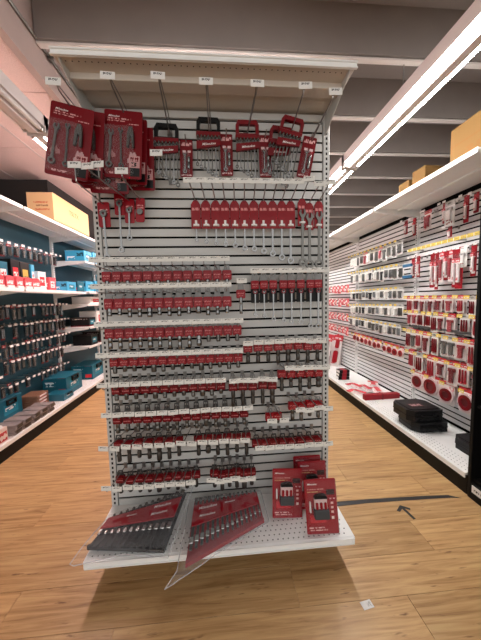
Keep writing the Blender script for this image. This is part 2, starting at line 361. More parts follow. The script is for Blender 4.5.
# canopy shelf
can = part('canopy_shelf', MB().box((0, -.128, 2.249), (1.215, .29, .012), bev=.002).mesh('canopy_shelf', M_canopy), ec)
part('front_lip', MB().box((0, -.274, 2.252), (1.225, .005, .03), bev=.001).box((0, -.279, 2.263), (1.225, .008, .005)).box((0, -.279, 2.24), (1.225, .008, .005)).mesh('front_lip', M_white), can)
part('crossbar', MB().box((0, -.165, 2.231), (1.17, .062, .026), bev=.004).mesh('crossbar', M_canopy), can)
part('perforation', holes(1, 46, -.57, .57, -.248, -.248, 2.2422, .003), can, kind='stuff')
for s in (-1, 1):
    part('bracket', MB().prism([(-.265, 2.243), (-.265, 2.228), (-.03, 2.135), (-.002, 2.13), (-.002, 2.243)], s*.585-.002, s*.585+.002, Matrix(((0, 1, 0, 0), (1, 0, 0, 0), (0, 0, 1, 0), (0, 0, 0, 1)))).mesh('bracket', M_slat), can)

# ------------------------------------------------------------------ hooks
def hook_parts(t, L, tw, th, tagm, tilt=0, double=False, up=0.):
    w = cached(('wire', L, double, up), lambda: (MB().tube([(0, .0, 0), (0, -.02, 0), (0, -L+.012, 0), (0, -L, .004), (0, -L-.004, .012+up)], .0026).box((0, -.002, .004), (.018, .004, .03)) if not double else
        MB().tube([(0, 0, 0), (0, -L+.03, 0), (0, -L+.02, .01)], .003).tube([(.008, 0, .03), (.008, -L*.6, .018), (.004, -L-.002, .006)], .0024).box((0, -.002, .012), (.024, .004, .05))).mesh('hook_wire', M_wire))
    part('hook_wire', w, t)
    p = cached(('tag', tw, th, tagm.name), lambda: MB().box((0, 0, 0), (tw, .0022, th), bev=.0006).mesh('price_tag', tagm))
    part('price_tag', p, t, (0, -L-.006, .002+up), (-.12, tilt, 0))
def add_hook(xprod, l, xplate, z, L, label, group, tagm=M_tag, tw=.047, th=.0225, tilt=0, double=False, up=0.):
    a = math.atan2(xplate-xprod, L-l); xb = xprod+(xprod-xplate)*l/(L-l)
    t = thing('display_hook', label, 'hook', (xb, 0, z), (0, 0, a), group)
    hook_parts(t, L, tw, th, tagm, tilt, double, up); return t

# ------------------------------------------------------------------ carded sockets
def socket_mesh(length, r, m):
    def f():
        h = length
        return MB().lathe([(r*.92, 0), (r, -.002), (r, -h*.38), (r*.86, -h*.42), (r*.86, -h*.5), (r, -h*.55), (r, -h+.002), (r*.9, -h), (r*.62, -h), (r*.6, -h+.006)]).mesh('socket', m, True)
    return cached(('socket', round(length, 4), r, m.name), f)
def socket_card(x, z, l, dz, slen, sm, tabm, holdm, hh, label, group, r=.0105, name='socket_card', tw=.034):
    t = thing(name, label, 'socket', (x, -l, z), (0, 0, random.uniform(-.06, .06)), group)
    zr = -dz
    def tabf():
        top = .014; bot = zr+hh/2-.002
        return MB().frame([(-.012, top), (.012, top), (tw/2, bot), (-tw/2, bot)], [(-.0075, .009), (.0075, .009), (.0085, -.003), (-.0085, -.003)], -.002, .002).mesh('hanger', tabm)
    part('hanger', cached(('tab', tabm.name, dz, hh, tw), tabf), t)
    part('holder', cached(('hold', holdm.name, hh), lambda: MB().prism(rrect(.0465, hh, .007), -.006, .008).prism(rrect(.037, hh*.74, .009), -.0125, -.006).mesh('holder', holdm)), t, (0, -.004, zr))
    if slen > 0: part('socket', socket_mesh(slen, r, sm), t, (0, -.005, zr-hh/2+.006))
# row: name, n, xp0, xp1, (plates xq0, xq1), z hook, dz(red centre below hook), socket length, metal, tab, holder, holder height
ROWS = [
 ('top left socket row', 13, -.537, .051, -.529, .038, 1.470, .060, .028, M_chrome, M_tab, M_hold, .050, 0),
 ('second left socket row', 13, -.534, .048, -.529, .043, 1.354, .078, .040, M_chrome, M_tab, M_hold, .054, 0),
 ('third left socket row', 14, -.540, .096, -.525, .094, 1.187, .059, .058, M_chrome, M_tab, M_hold, .052, 0),
 ('fourth left socket row', 14, -.525, .098, -.528, .090, 1.046, .063, .034, M_dksteel, M_tab, M_hold, .044, 0),
 ('fifth left socket row', 12, -.525, .005, -.531, .007, .909, .072, .030, M_dksteel, M_tab, M_hold2, .040, 0),
 ('five-socket group ending the fifth row', 5, .068, .276, .068, .252, .902, .075, .085, M_gun, M_tab, M_hold2, .040, .004),
 ('sixth left socket row', 14, -.528, .123, -.521, .131, .767, .088, .046, M_dksteel, M_tabk, M_hold2, .036, .002),
 ('seventh left socket row', 14, -.524, .131, -.545, .114, .607, .044, .075, M_gun, M_tabk, M_hold2, .038, .005),
 ('bottom left socket row', 9, -.531, -.141, -.543, -.151, .412, .052, .050, M_gun, M_tabk, M_hold2, .042, .005),
 ('six-socket group in the bottom row', 6, -.043, .155, -.052, .139, .413, .047, .065, M_gun, M_tabk, M_hold2, .040, .006),
 ('upper right socket row', 8, .149, .517, .138, .490, 1.081, .047, .062, M_gun, M_tab, M_hold, .040, .004),
 ('middle right socket row', 5, .328, .528, .334, .509, .951, .066, .068, M_gun, M_tab, M_hold, .042, .003),
 ('short right socket row', 4, .381, .521, .385, .525, .744, .028, .055, M_dksteel, M_tab, M_hold, .045, .006),
 ('pair by the short row', 2, .258, .299, .247, .306, .696, .033, .020, M_dksteel, M_tab, M_hold, .045, .003),
 ('lowest right socket row', 8, .184, .517, .185, .526, .563, .043, .022, M_gun, M_tabk, M_hold2, .042, .003),
]
for (rn, n, a0, a1, b0, b1, z, dz, sl, sm, tm, hm, hh, jit) in ROWS:
    for i in range(n):
        t = i/(n-1); xp = lerp(a0, a1, t); xq = lerp(b0, b1, t); zz = z+random.uniform(-jit, jit)
        l = .06 if dz > .05 else .075
        o = ORD[i]; up = max(0., min(.024, round(dz-.03, 3))); zz -= up
        add_hook(xp, l, xq, zz, .2, 'wire hook with white price tag, %s from left in %s' % (o, rn), 'hooks of the '+rn, tilt=random.uniform(-.05, .05) if jit else 0, up=up)
        if rn.startswith('seventh') and i == 7: continue
        sl2 = sl*random.uniform(.85, 1.2); sm2 = sm
        if rn.startswith(('second', 'third')) and i in (7, 10): sl2 = sl*1.15
        if rn.startswith('third') and i > 9: sl2 = sl*.6; sm2 = M_dksteel
        rr = .0105+(.003 if (i % 5 == 4) else 0)
        if tm is M_tabk: dzz = dz
        socket_card(xp, zz, l, round(dz-up, 4), sl2, sm2, tm, hm, hh, 'red-carded socket, %s from left in %s' % (o, rn), 'sockets of the '+rn, rr)
add_hook(.12, .06, .114, 1.369, .2, 'single wire hook with price tag right of the second socket row', 'single hooks')
socket_card(.12, 1.369, .06, .056, .085, M_chrome, M_tab, M_hold, .044, 'single red-carded extension bit hanging right of the second socket row', 'single cards', .008)

# ------------------------------------------------------------------ carded wrenches
def wrench_mesh(L, w, m, jaw_top=True):
    """flat combination wrench hanging along -z from 0"""
    def f():
        mb = MB(); th = .0035+w*.14; rr = w*1.2
        mb.prism([(-w*.42, -w*1.0), (w*.42, -w*1.0), (w*.33, -L*.5), (w*.42, -L+rr*1.6), (-w*.42, -L+rr*1.6), (-w*.33, -L*.5)], -th/2, th/2)
        mb.frame(circ(rr, 14, 0, -L+rr), circ(rr*.55, 14, 0, -L+rr), -th*.8, th*.8)
        R = w*1.15
        poly = [(-R*.95, -.1*R), (-R*.55, .75*R), (-R*.32, .7*R), (-R*.36, -.15*R), (0, -.5*R), (R*.36, -.15*R), (R*.32, .9*R), (R*.6, .85*R), (R*.95, -.1*R), (R*.45, -1.1*R), (-R*.45, -1.1*R)]
        mb.prism(poly, -th*.7, th*.7)
        return mb.mesh('wrench', m, True)
    return cached(('wrench', round(L, 4), round(w, 4), m.name), f)
WX = [-.096, -.046, .003, .05, .099, .148, .196, .245, .292, .34, .386, .446, .483, .534]
WB = [1.58, 1.572, 1.562, 1.556, 1.55, 1.535, 1.529, 1.516, 1.503, 1.482, 1.464, 1.45, 1.44, 1.44]
card_me = MB().prism([(-.0235, -.128), (.0235, -.128), (.0235, -.012), (.014, .004), (.007, .01), (-.007, .01), (-.014, .004), (-.0235, -.012)], -.0015, .0015).mesh('card', M_rcardw)
for i, (x, zb) in enumerate(zip(WX, WB)):
    zt = 1.772+(.012 if i == 11 else 0)+(-.008 if i == 12 else 0)
    xq = lerp(-.102, .500, i/13)
    add_hook(x, .05, xq, zt+.008, .27, 'long hook with white price tag, %s from left above the hanging wrench row' % ORD[i], 'hooks of the wrench row')
    t = thing('wrench_card', 'red-carded chrome wrench, %s from left in the hanging wrench row' % ORD[i], 'wrench', (x, -.05, zt), (0, 0, random.uniform(-.05, .05)), 'carded wrenches in the hanging row')
    part('card', card_me, t)
    w = .0078+.0007*i+(.0022 if i > 10 else 0)
    top = zt-.083+.002*min(i, 10)
    part('wrench', wrench_mesh(top-zb, w, M_dksteel if i > 10 else M_chrome), t, (0, -.007 if i > 10 else .005, top-zt))
    part('clip', cached('clip', lambda: MB().box((0, 0, 0), (.026, .012, .01), bev=.002).mesh('clip', M_logo)), t, (0, -.008, -.112))
# flex-head wrenches lower right
JX = [.193, .239, .288, .341, .383, .433, .484, .526]; JB = [1.198, 1.188, 1.169, 1.162, 1.155, 1.152, 1.128, 1.125]
jcard = MB().prism(rrect(.042, .085, .004, 0, -.105), -.001, .001).mesh('card', M_blackp)
for i, (x, zb) in enumerate(zip(JX, JB)):
    xq = lerp(.179, .505, i/7)
    add_hook(x, .06, xq, 1.413, .2, 'wire hook with white price tag, %s from left above black-carded wrenches' % ORD[i], 'hooks above the black-carded wrenches')
    t = thing('wrench_card', 'wrench on red and black card, %s from left in the right-hand row' % ORD[i], 'wrench', (x, -.06, 1.413), (0, 0, random.uniform(-.05, .05)), 'wrenches on black cards')
    part('hanger', cached('jt', lambda: MB().frame([(-.012, .014), (.012, .014), (.02, -.036), (-.02, -.036)], [(-.006, .007), (.006, .007), (.007, -.006), (-.007, -.006)], -.002, .002).mesh('hanger', M_tab)), t)
    part('holder', cached('jh', lambda: MB().box((0, 0, 0), (.042, .018, .044), bev=.006).mesh('holder', M_hold, True)), t, (0, -.003, -.055))
    part('card', jcard, t)
    part('wrench', wrench_mesh(1.325-zb, .008+.0005*i, M_chrome), t, (0, -.009, -.088))
    part('red_collar', cached('jc', lambda: MB().frame(circ(.012, 12), circ(.006, 12), -.007, .007).mesh('red_collar', M_redd)), t, (0, -.008, -.09))
# ------------------------------------------------------------------ top-left small tools on their hooks
TL = [(-.536, 1.765, .056, .118, 1.493, 'wide red card with big adjustable wrench at the far left'), (-.458, 1.812, .05, .108, 1.53, 'red card with slim adjustable pliers beside the wide one'),
      (-.412, 1.78, .046, .114, 1.588, 'red card with short silver wrench, third tool from the left upright'), (-.360, 1.785, .042, .114, None, 'small plain red card with a round dial, fourth from the left upright')]
for i, (x, zt, w, h, zb, lb) in enumerate(TL):
    px = (-.536, -.488, -.45, -.36)[i]; pz = zt+.035 if i else zt+.05
    add_hook(x, .06, px, zt-.006, .3, 'long hook with white price tag, %s from the left below the big red packs' % ORD[i], 'hooks below the big red packs', M_tagb, .05, .026, up=(.06, .01, .05, .02)[i])
    t = thing('tool_card', lb, 'hand tool', (x, -.06, zt-.006), (0, .03*(i-1), 0), 'carded tools at the upper left')
    part('card', cached(('tlc', w, h), lambda: MB().prism(rrect(w, h, .008, 0, -h/2+.008), -.0015, .0015).mesh('card', M_rcard)), t)
    if zb:
        tl = part('tool', wrench_mesh(zt-.05-zb, .0125-.0012*i, M_chrome), t, (0, -.008, -.048))
        part('jaw', cached(('jaw', i), lambda: MB().frame(circ(.016-.0015*i, 12), circ(.008, 12), -.006, .006).box((.006, 0, .012), (.016, .01, .012), bev=.002).mesh('jaw', M_dksteel, True)), tl)
    else:
        part('dial', MB().cyl((0, -.012, 0), (0, 0, 0), .014, n=16).mesh('dial', M_dksteel), t, (0, 0, -.058))

# ------------------------------------------------------------------ top hooks and big packs
TOP = [(-.565, 2.083, -.585), (-.374, 2.11, -.392), (-.194, 2.117, -.215), (-.017, 2.103, -.017), (.177, 2.103, .168), (.365, 2.103, .39), (.485, 2.085, .505)]
TOPL = ['above the tilted outer red pack', 'above the upright red tool pack', 'above the first black-handled wrench set', 'above the second black-handled wrench set', 'above the upright red-handled wrench set', 'above the tilted red-handled wrench set', 'left empty beside the right upright']
for (xq, z, xw), lb in zip(TOP, TOPL):
    add_hook(xw+(xq-xw)*.12, .042, xq, z, .35, 'long display hook with white tag '+lb, 'long top hooks', M_tagb, .052, .029, double=True)
def big_pack(loc, rot, label, k=0):
    t = thing('tool_pack', label, 'tool pack', loc, rot, 'big red tool packs')
    W, H = .162, .285
    part('card', cached('pcard', lambda: MB().prism(rrect(W, H, .008, 0, -H/2+.012), -.002, .002).mesh('card', M_pcard)), t)
    b = part('blister', cached('pbl', lambda: MB().box((-.012, -.014, -.16), (.12, .024, .2), bev=.008).mesh('blister', M_clear)), t)
    part('wrench', wrench_mesh(.15, .0115, M_dksteel), t, (-.048, -.012, -.085), (0, .05, 0))
    part('wrench', wrench_mesh(.16, .0095, M_gun), t, (-.008, -.012, -.075), (0, -.03, 0))
    part('pliers', cached('pl', lambda: MB().prism([(-.006, 0), (.006, 0), (.014, -.03), (.016, -.085), (.008, -.085), (.004, -.04), (-.004, -.04), (-.008, -.085), (-.016, -.085), (-.014, -.03)], -.006, .006).mesh('pliers', M_gun)), t, (.035, -.012, -.06))
    part('sticker', cached('stk', lambda: MB().box((0, 0, 0), (.046, .001, .05)).mesh('sticker', print_mat('tool_sticker_print', srgb(200, 150, 150), [(.1, .9, .55, .9, DRED, 7), (.2, .7, .1, .45, INK, 6)], .4))), t, (.05, -.003, -.2))
    logo(t, (-.04, -.0028, -.014), .05)
    return t
big_pack((-.560, -.235, 2.072), (.02, .17, .10), 'outermost big red tool pack, tilted and overhanging the left upright')
for q in range(3): big_pack((-.535+.006*q, -.19+.045*q, 2.086), (.02, .11-.03*q, .04), 'big red tool pack, %s behind the outermost tilted one' % ORD[q])
big_pack((-.47, -.14, 2.05), (.0, .0, .1), 'big red tool pack wedged between the tilted and the upright packs')
big_pack((-.384, -.165, 2.105), (.0, .07, .0), 'front upright big red tool pack, second from the left')
for q in range(2): big_pack((-.376+.016*q, -.125+.04*q, 2.098-.012*q), (0, .05-.04*q, 0), 'big red tool pack, %s behind the upright one' % ORD[q])
# wrench-set holders
def wrench_set(loc, rot, hm, bodym, label):
    t = thing('wrench_set', label, 'wrench set', loc, rot, 'hanging wrench sets in holders')
    W = .115
    part('handle', cached(('hd', hm.name), lambda: MB().frame([(-W*.4, .012), (W*.4, .012), (W*.5, -.01), (W*.5, -.062), (-W*.5, -.062), (-W*.5, -.01)], [(-W*.33, -.008), (W*.33, -.008), (W*.36, -.02), (W*.36, -.05), (-W*.36, -.05), (-W*.36, -.02)], -.009, .009).mesh('handle', hm)), t)
    bd = part('holder_bar', cached(('hb', bodym.name), lambda: MB().box((0, 0, -.066), (W*1.03, .03, .022), bev=.003).mesh('holder_bar', bodym)), t)
    part('label_plate', cached(('lp', bodym.name), lambda: MB().prism([(-W*.5, -.104), (W*.5, -.092), (W*.5, -.12), (-W*.5, -.14)], -.018, -.004).mesh('label_plate', M_redd)), t)
    logo(bd, (.002, -.0195, -.117), .07, (0, -.12, 0))
    for i in range(7):
        x = -W*.44+i*W*.88/6; L = .25-.017*abs(6-i)*.85
        part('wrench', wrench_mesh(.13+.011*i, .0068+.0004*i, M_chrome if i % 2 else M_dksteel), t, (x, -.006, -.085), (0, -.03*(i-3)*.3, 0))
        part('wrench_head', cached('wh', lambda: MB().box((0, 0, 0), (.009, .012, .014), bev=.003).mesh('wrench_head', M_chrome, True)), t, (x, -.014, -.08))
    return t
wrench_set((-.222, -.05, 2.125), (0, .04, 0), M_blackp, M_redd, 'wrench set in black-handled holder, leftmost of the hanging sets')
wrench_set((-.020, -.05, 2.158), (0, .02, 0), M_blackp, M_redd, 'wrench set in black-handled holder, in the middle of the top row')
wrench_set((.170, -.05, 2.150), (0, 0, 0), M_redd, M_redd, 'upright wrench set in red-handled holder, second from the right')
wrench_set((.395, -.075, 2.155), (0, .24, 0), M_redd, M_redd, 'tilted wrench set in red-handled holder, rightmost in the top row')
wrench_set((.345, -.035, 2.135), (0, .12, 0), M_redd, M_redd, 'red-handled wrench set mostly hidden behind the tilted one')
def slim_pack(loc, rot, w, h, label):
    t = thing('tool_pack', label, 'tool pack', loc, rot, 'slim red packs in the top row')
    part('card', cached(('spc', w, h), lambda: MB().prism(rrect(w, h, .006, 0, -h/2+.01), -.0015, .0015).mesh('card', print_mat('slim_red_card_print', DRED, [(.1, .9, .84, .93, srgb(230, 180, 180), 10), (.2, .45, .66, .72, srgb(235, 200, 200), 0), (.6, .85, .66, .72, srgb(235, 200, 200), 0), (.1, .9, .04, .08, srgb(235, 200, 200), 14)], .3))), t)
    part('blister', cached(('spb', w, h), lambda: MB().box((0, -.01, -h*.58), (w*.6, .018, h*.62), bev=.006).mesh('blister', M_clear)), t)
    part('wrench', wrench_mesh(h*.52, .008, M_chrome), t, (-.006, -.009, -h*.34))
    part('socket', socket_mesh(h*.3, .007, M_chrome), t, (w*.2, -.009, -h*.42))
    return t
slim_pack((-.132, -.03, 2.068), (0, .03, 0), .062, .178, 'slim red pack just right of the first black-handled set')
slim_pack((.066, -.03, 2.10), (0, 0, 0), .062, .20, 'slim red pack between the black-handled and red-handled sets')
slim_pack((.262, -.03, 2.10), (0, 0, 0), .068, .205, 'slim red pack just right of the upright red-handled set')
slim_pack((.492, -.042, 2.09), (0, .2, 0), .07, .205, 'slim tilted red pack beside the right upright')
for i, (x, z) in enumerate([(-.132, 2.068), (.066, 2.1), (.262, 2.1), (.492, 2.09)]):
    h = thing('peg_hook', 'short bare peg holding the %s slim red pack from the left' % ORD[i], 'hook', (x, 0, z+.0), (0, 0, 0), 'short bare pegs')
    part('hook_wire', cached('short', lambda: MB().tube([(0, 0, 0), (0, -.07, 0), (0, -.078, .01)], .003).mesh('hook_wire', M_wire)), h)
add_hook(-.222, .06, -.229, 1.885, .27, 'lone low hook with tag under the leftmost black-handled wrench set', 'single hooks', M_tagb, .05, .027)

# ------------------------------------------------------------------ wrench racks in clear bags on the deck
def rack(corners, n, m, label, long_left, bag_out, seed):
    """corners: back-left, back-right, front-right, front-left (world)"""
    C = [Vector(c) for c in corners]; base = sum(C, Vector())/4; base.z = .17
    P = lambda u, v, h=0: (C[0]*(1-u)*(1-v)+C[1]*u*(1-v)+C[2]*u*v+C[3]*(1-u)*v)+Vector((0, 0, h))-base
    t = thing('wrench_rack', label, 'wrench set', base, group='bagged wrench racks on the deck')
    def slab(name, quad, h0, h1, mm, nseg=8):
        mb = MB(); (u0, va0, va1), (u1, vb0, vb1) = quad
        vs = []
        for i in range(nseg+1):
            s = i/nseg; u = lerp(u0, u1, s); v0 = lerp(va0, vb0, s); v1 = lerp(va1, vb1, s)
            vs.append([mb.bm.verts.new(P(u, v0, h0)), mb.bm.verts.new(P(u, v1, h0)), mb.bm.verts.new(P(u, v1, h1)), mb.bm.verts.new(P(u, v0, h1))])
        for a, b in zip(vs, vs[1:]):
            for k in range(4): mb.bm.faces.new((a[k], a[(k+1) % 4], b[(k+1) % 4], b[k]))
        mb.bm.faces.new(vs[0]); mb.bm.faces.new(vs[-1][::-1])
        return part(name, mb.mesh(name, mm), t)
    slab('tray', ((0, .02, .98), (1, .02, .98)), -.014, -.006, m)
    slab('back_bar', ((.01, .06, .13), (.99, .06, .13)), -.006, .006, m)
    slab('front_bar', ((.01, .56, .64), (.99, .56, .64)), -.006, .005, m)
    lp = slab('label_panel', ((.02, .19, .54), (.98, .19, .54)), .014, .02, M_redp)
    slab('tray_edge', ((.0, .93, 1.), (1, .93, 1.)), -.014, .004, m)
    # writing on the panel
    ux = (P(.9, .3)-P(.1, .3)).normalized(); vy = (P(.5, .2)-P(.5, .6)).normalized(); nz = ux.cross(vy).normalized(); vy = nz.cross(ux)
    R = Matrix((ux, nz*-1, vy)).transposed().to_4x4()
    for (uu, vv, wd) in (((.22, .27, .1) if long_left else (.74, .27, .09)), ((.22, .42, .085) if long_left else (.74, .42, .085)), ((.55, .27, .06) if long_left else (.35, .32, .05))):
        o = logo(t, (0, 0, 0), wd); k = wd/4.6
        o.matrix_basis = Matrix.Translation(P(uu, vv, .0208)) @ R @ Matrix.Diagonal((k, k, k, 1))
    for i in range(n):
        u = (i+.6)/(n+.2); s = 1-u if long_left else u
        vf = .86 if long_left else .97
        mb = MB(); a = P(u, .05, .008); b = P(u, vf, .006); w = .0035+.0045*s
        d = (b-a).normalized(); side = Vector((-d.y, d.x, 0)).normalized(); Rm = Matrix((side, d.cross(side).normalized(), d)).transposed()
        mb.box((a+b)/2, (w*1.7, .006, (b-a).length), Rm, bev=.001)
        wr = part('wrench', mb.mesh('wrench', M_gun if long_left else M_bkox), t)
        part('jaw', MB().box(a, (w*2.4, .011, w*3.6), Rm, bev=.002).mesh('jaw', M_chrome if long_left else M_dksteel, True), wr)
        vh = .74 if long_left else .66
        part('ring', MB().box(P(u, vh, .011), (w*2.7, .012, w*4), Rm, bev=.0025).mesh('ring', M_bright, True), wr)
        if not long_left: part('open_end', MB().box(b, (w*2.8, .011, w*3.4), Rm, bev=.002).mesh('open_end', M_bkox), wr)
    # bag: a crumpled clear sheet above the rack, with a free end
    rnd = random.Random(seed); mb = MB(); nu, nv = 18, 14; vs = []
    for i in range(nu+1):
        row = []
        for j in range(nv+1):
            u = lerp(-.09, 1.07, i/nu); v = lerp(-.05, 1.06, j/nv)
            edge = min(i, nu-i, j, nv-j); h = (.0 if edge == 0 else .016 if edge == 1 else .021)+rnd.uniform(-.003, .006)*(1 if edge else .4)
            p = P(u, v, h-.012 if edge == 0 else h)
            if j == nv: p += Vector((bag_out[0], bag_out[1], bag_out[2]))*max(0, 1-abs(i/nu-bag_out[3])*2.2)
            p.z = max(p.z, .003) if abs((p+base).y+.155) < .16 else p.z
            row.append(mb.bm.verts.new(p))
        vs.append(row)
    for i in range(nu):
        for j in range(nv): mb.bm.faces.new((vs[i][j], vs[i+1][j], vs[i+1][j+1], vs[i][j+1]))
    rim = [vs[i][0].co.copy() for i in range(nu+1)]+[vs[nu][j].co.copy() for j in range(1, nv+1)]+[vs[i][nv].co.copy() for i in range(nu-1, -1, -1)]+[vs[0][j].co.copy() for j in range(nv-1, -1, -1)]
    bg = part('plastic_bag', mb.mesh('plastic_bag', M_bag, True), t)
    part('bag_edge_sheen', MB().tube([p+Vector((0, 0, .001)) for p in rim], .0022, 5).mesh('bag_edge_sheen', M_edge_sheen), bg)  # pale strip added along the outline for the bag's sheen
    return t
rack([(-.565, -.12, .205), (-.195, -.045, .262), (-.262, -.325, .2), (-.612, -.272, .197)], 12, M_blackp, 'black wrench rack in a clear plastic bag on the left of the deck', False, (-.02, -.045, -.02, .05), 4)
rack([(-.155, -.06, .215), (.185, -.05, .23), (.20, -.205, .192), (-.16, -.405, .205)], 15, M_redp, 'red tapering wrench rack in a clear plastic bag on the deck middle', True, (-.04, -.02, -.02, .0), 9)

# ------------------------------------------------------------------ standing blister packs on the deck
def charger_pack(loc, rot, label):
    t = thing('blister_pack', label, 'blister pack', loc, rot, 'standing red blister packs on the deck')
    W, H = .152, .245
    part('card', cached('ccard', lambda: MB().prism(rrect(W, H, .006, 0, H/2), -.0015, .0015).mesh('card', M_ccard)), t)
    sh = part('blister_shell', cached('cshell', lambda: MB().box((0, -.012, H/2), (W*.97, .024, H*.97), bev=.006).mesh('blister_shell', M_clear)), t)
    part('tool_body', cached('cb', lambda: MB().box((-.006, -.012, .13), (.062, .02, .078), bev=.008).mesh('tool_body', mat('pale_insert', srgb(222, 190, 188), .5), True)), t)
    part('tool_cap', cached('cc', lambda: MB().prism([(-.036, .166), (-.03, .176), (-.012, .181), (.012, .181), (.022, .176), (.026, .166)], -.026, -.003).mesh('tool_cap', M_blackp)), t)
    for k in range(3): part('bit', cached('cbit', lambda: MB().box((0, 0, 0), (.011, .016, .03), bev=.003).mesh('bit', M_redp)), t, (-.026+k*.02, -.022, .135))
    part('tool_base', cached('cbase', lambda: MB().box((-.006, -.018, .099), (.07, .03, .042), bev=.004).mesh('tool_base', mat('dark_grey_plastic', srgb(58, 62, 66), .45))), t)
    part('side_grip', cached('cg', lambda: MB().box((-.056, -.01, .125), (.007, .014, .05), bev=.003).mesh('side_grip', M_logo)), t)
    logo(t, (-.04, -.0026, .222), .05)
    return t
charger_pack((.324, -.178, .1705), (-.13, .03, -.05), 'red blister pack standing alone, left of the four on the deck')
charger_pack((.467, -.075, .1705), (-.10, 0, .0), 'red blister pack at the very back against the slats')
charger_pack((.476, -.135, .1705), (-.15, .0, -.03), 'red blister pack in the middle, showing only its top and side')
charger_pack((.47, -.285, .1705), (-.20, -.02, -.06), 'red blister pack in front, nearest the deck edge')

# ================================================================== floor markings
tape = MB().prism([(.5, .060), (.9, .068), (1.3, .061), (1.44, .056), (1.5, .046), (1.47, .062), (1.44, .078), (1.3, .087), (.9, .098), (.5, .094)], .0006, .0016, Matrix(((1, 0, 0, 0), (0, 0, 1, 0), (0, 1, 0, 0), (0, 0, 0, 1)))).mesh('floor_tape', M_tape)
solo('floor_tape', tape, 'long strip of black tape across the floor of the right aisle', 'tape')
arrow = MB().prism([(1.081, .032), (1.035, -.005), (1.048, -.016), (1.076, .004), (1.088, -.075), (1.104, -.072), (1.092, .006), (1.118, -.01), (1.126, .003)], .0006, .0016, Matrix(((1, 0, 0, 0), (0, 0, 1, 0), (0, 1, 0, 0), (0, 0, 0, 1)))).mesh('floor_arrow', M_tape)
solo('floor_arrow', arrow, 'small black arrow of tape on the floor', 'arrow')
solo('paper_scrap', MB().box((0, 0, 0), (.048, .03, .0012)).mesh('paper_scrap', print_mat('scrap_print', WHITE, [(.5, .9, .2, .8, srgb(190, 186, 180), 6)], .6, 'XY')), 'small white paper label lying on the floor in front', 'paper', (.59, -.455, .0012), (0, 0, .15))

# ================================================================== generic shelving bays along the aisles
def bay(name, label, xback, xfront, y0, y1, sgn, back_mat, slatted, shelves, top=2.145, extra_post=True, deckz=.145):
    """sgn: direction (in x) in which the bay faces"""
    t = thing(name, label, 'shelving', ((xback+xfront)/2, (y0+y1)/2, 0), group='aisle shelving bays')
    ox, oy = (xback+xfront)/2, (y0+y1)/2; W = y1-y0
    B = lambda x0, x1, a, b, z0, z1, bev=0: MB().box(((x0+x1)/2-ox, (a+b)/2-oy, (z0+z1)/2), (abs(x1-x0), b-a, z1-z0), bev=bev)
    part('back_panel', B(xback-sgn*.022, xback-sgn*.036, y0+.001, y1-.001, .1, top).mesh('back_panel', M_groove if slatted else back_mat), t)
    if slatted:
        sm = slat_mesh(W-.004, back_mat, ('bay', round(W, 2)))
        for k in range(-5, 35):
            z = G0+PITCH*(k+.5)
            if z < top-.02: part('slat', sm, t, (xback-sgn*.007-ox, 0, z), (0, 0, sgn*PI/2))
    for y in (y0, y1):
        if y == y1 and not extra_post: continue
        upright(t, xback-ox-sgn*.012, y-oy+(.016 if y == y0 else -.016), .05, top, (sgn, 0), M_white, .03, .04)
    dk = part('deck', B(xback, xfront, y0+.001, y1-.001, deckz-.016, deckz, .002).mesh('deck', M_white), t)
    part('deck_lip', B(xfront-sgn*.002, xfront+sgn*.004, y0+.001, y1-.001, deckz-.034, deckz, .001).mesh('deck_lip', M_white), dk)
    mb = MB()
    for i in range(4):
        for j in range(38):
            bmesh.ops.create_circle(mb.bm, cap_ends=True, segments=6, radius=.0035, matrix=Matrix.Translation((xfront-sgn*(.03+.03*i)-ox, lerp(-W/2+.03, W/2-.03, (j+.5*(i % 2))/38), deckz+.0005)))
    part('perforation', mb.mesh('perforation', M_slot), dk, kind='stuff')
    part('kick_plate', B(xfront-sgn*.012, xfront-sgn*.03, y0+.001, y1-.001, 0, deckz-.02).mesh('kick_plate', M_black), t)
    for (z, depth, lip) in shelves:
        xf = xback+sgn*depth
        sh = part('shelf', B(xback, xf, y0+.012, y1-.012, z-.014, z, .002).mesh('shelf', M_white), t)
        part('shelf_lip', B(xf-sgn*.002, xf+sgn*.005, y0+.012, y1-.012, z-lip, z+.002, .001).mesh('shelf_lip', M_white), sh)
        part('shelf_rib', B(xback+sgn*depth*.45, xback+sgn*depth*.52, y0+.02, y1-.02, z-.028, z-.014, .002).mesh('shelf_rib', M_white), sh)
        for y in (y0+.018, y1-.018):
            M = Matrix(((1, 0, 0, -ox), (0, 1, 0, y-oy), (0, 0, 1, 0), (0, 0, 0, 1)))
            part('bracket', MB().prism([(xback, z-.014), (xf-sgn*.02, z-.014), (xf-sgn*.02, z-.03), (xback, z-.085)], -.0015, .0015, M).mesh('bracket', M_white), sh)
    return t
RB, RF = 2.02, 1.55
RY = [.075, 1.15, 2.33, 3.5, 4.68]
for i in range(4):
    bay('gondola_bay', 'white slatwall shelving bay, %s beyond the black cabinet in the right aisle' % ORD[i], RB, RF, RY[i], RY[i+1], -1, M_slatR, True, [(2.145, .475, .03)], extra_post=(i == 3))
LBK, LF = -2.25, -1.78
LY = [.25, 1.25, 2.42, 3.6, 4.78]
LSH = [[(2.19, .47, .03), (1.43, .42, .03)], [(2.19, .47, .03), (1.43, .42, .03)], [(2.19, .47, .03), (1.86, .42, .026), (1.44, .45, .03), (1.26, .42, .026), (.94, .43, .026), (.66, .40, .026)], [(2.19, .47, .03), (1.43, .42, .03)]]
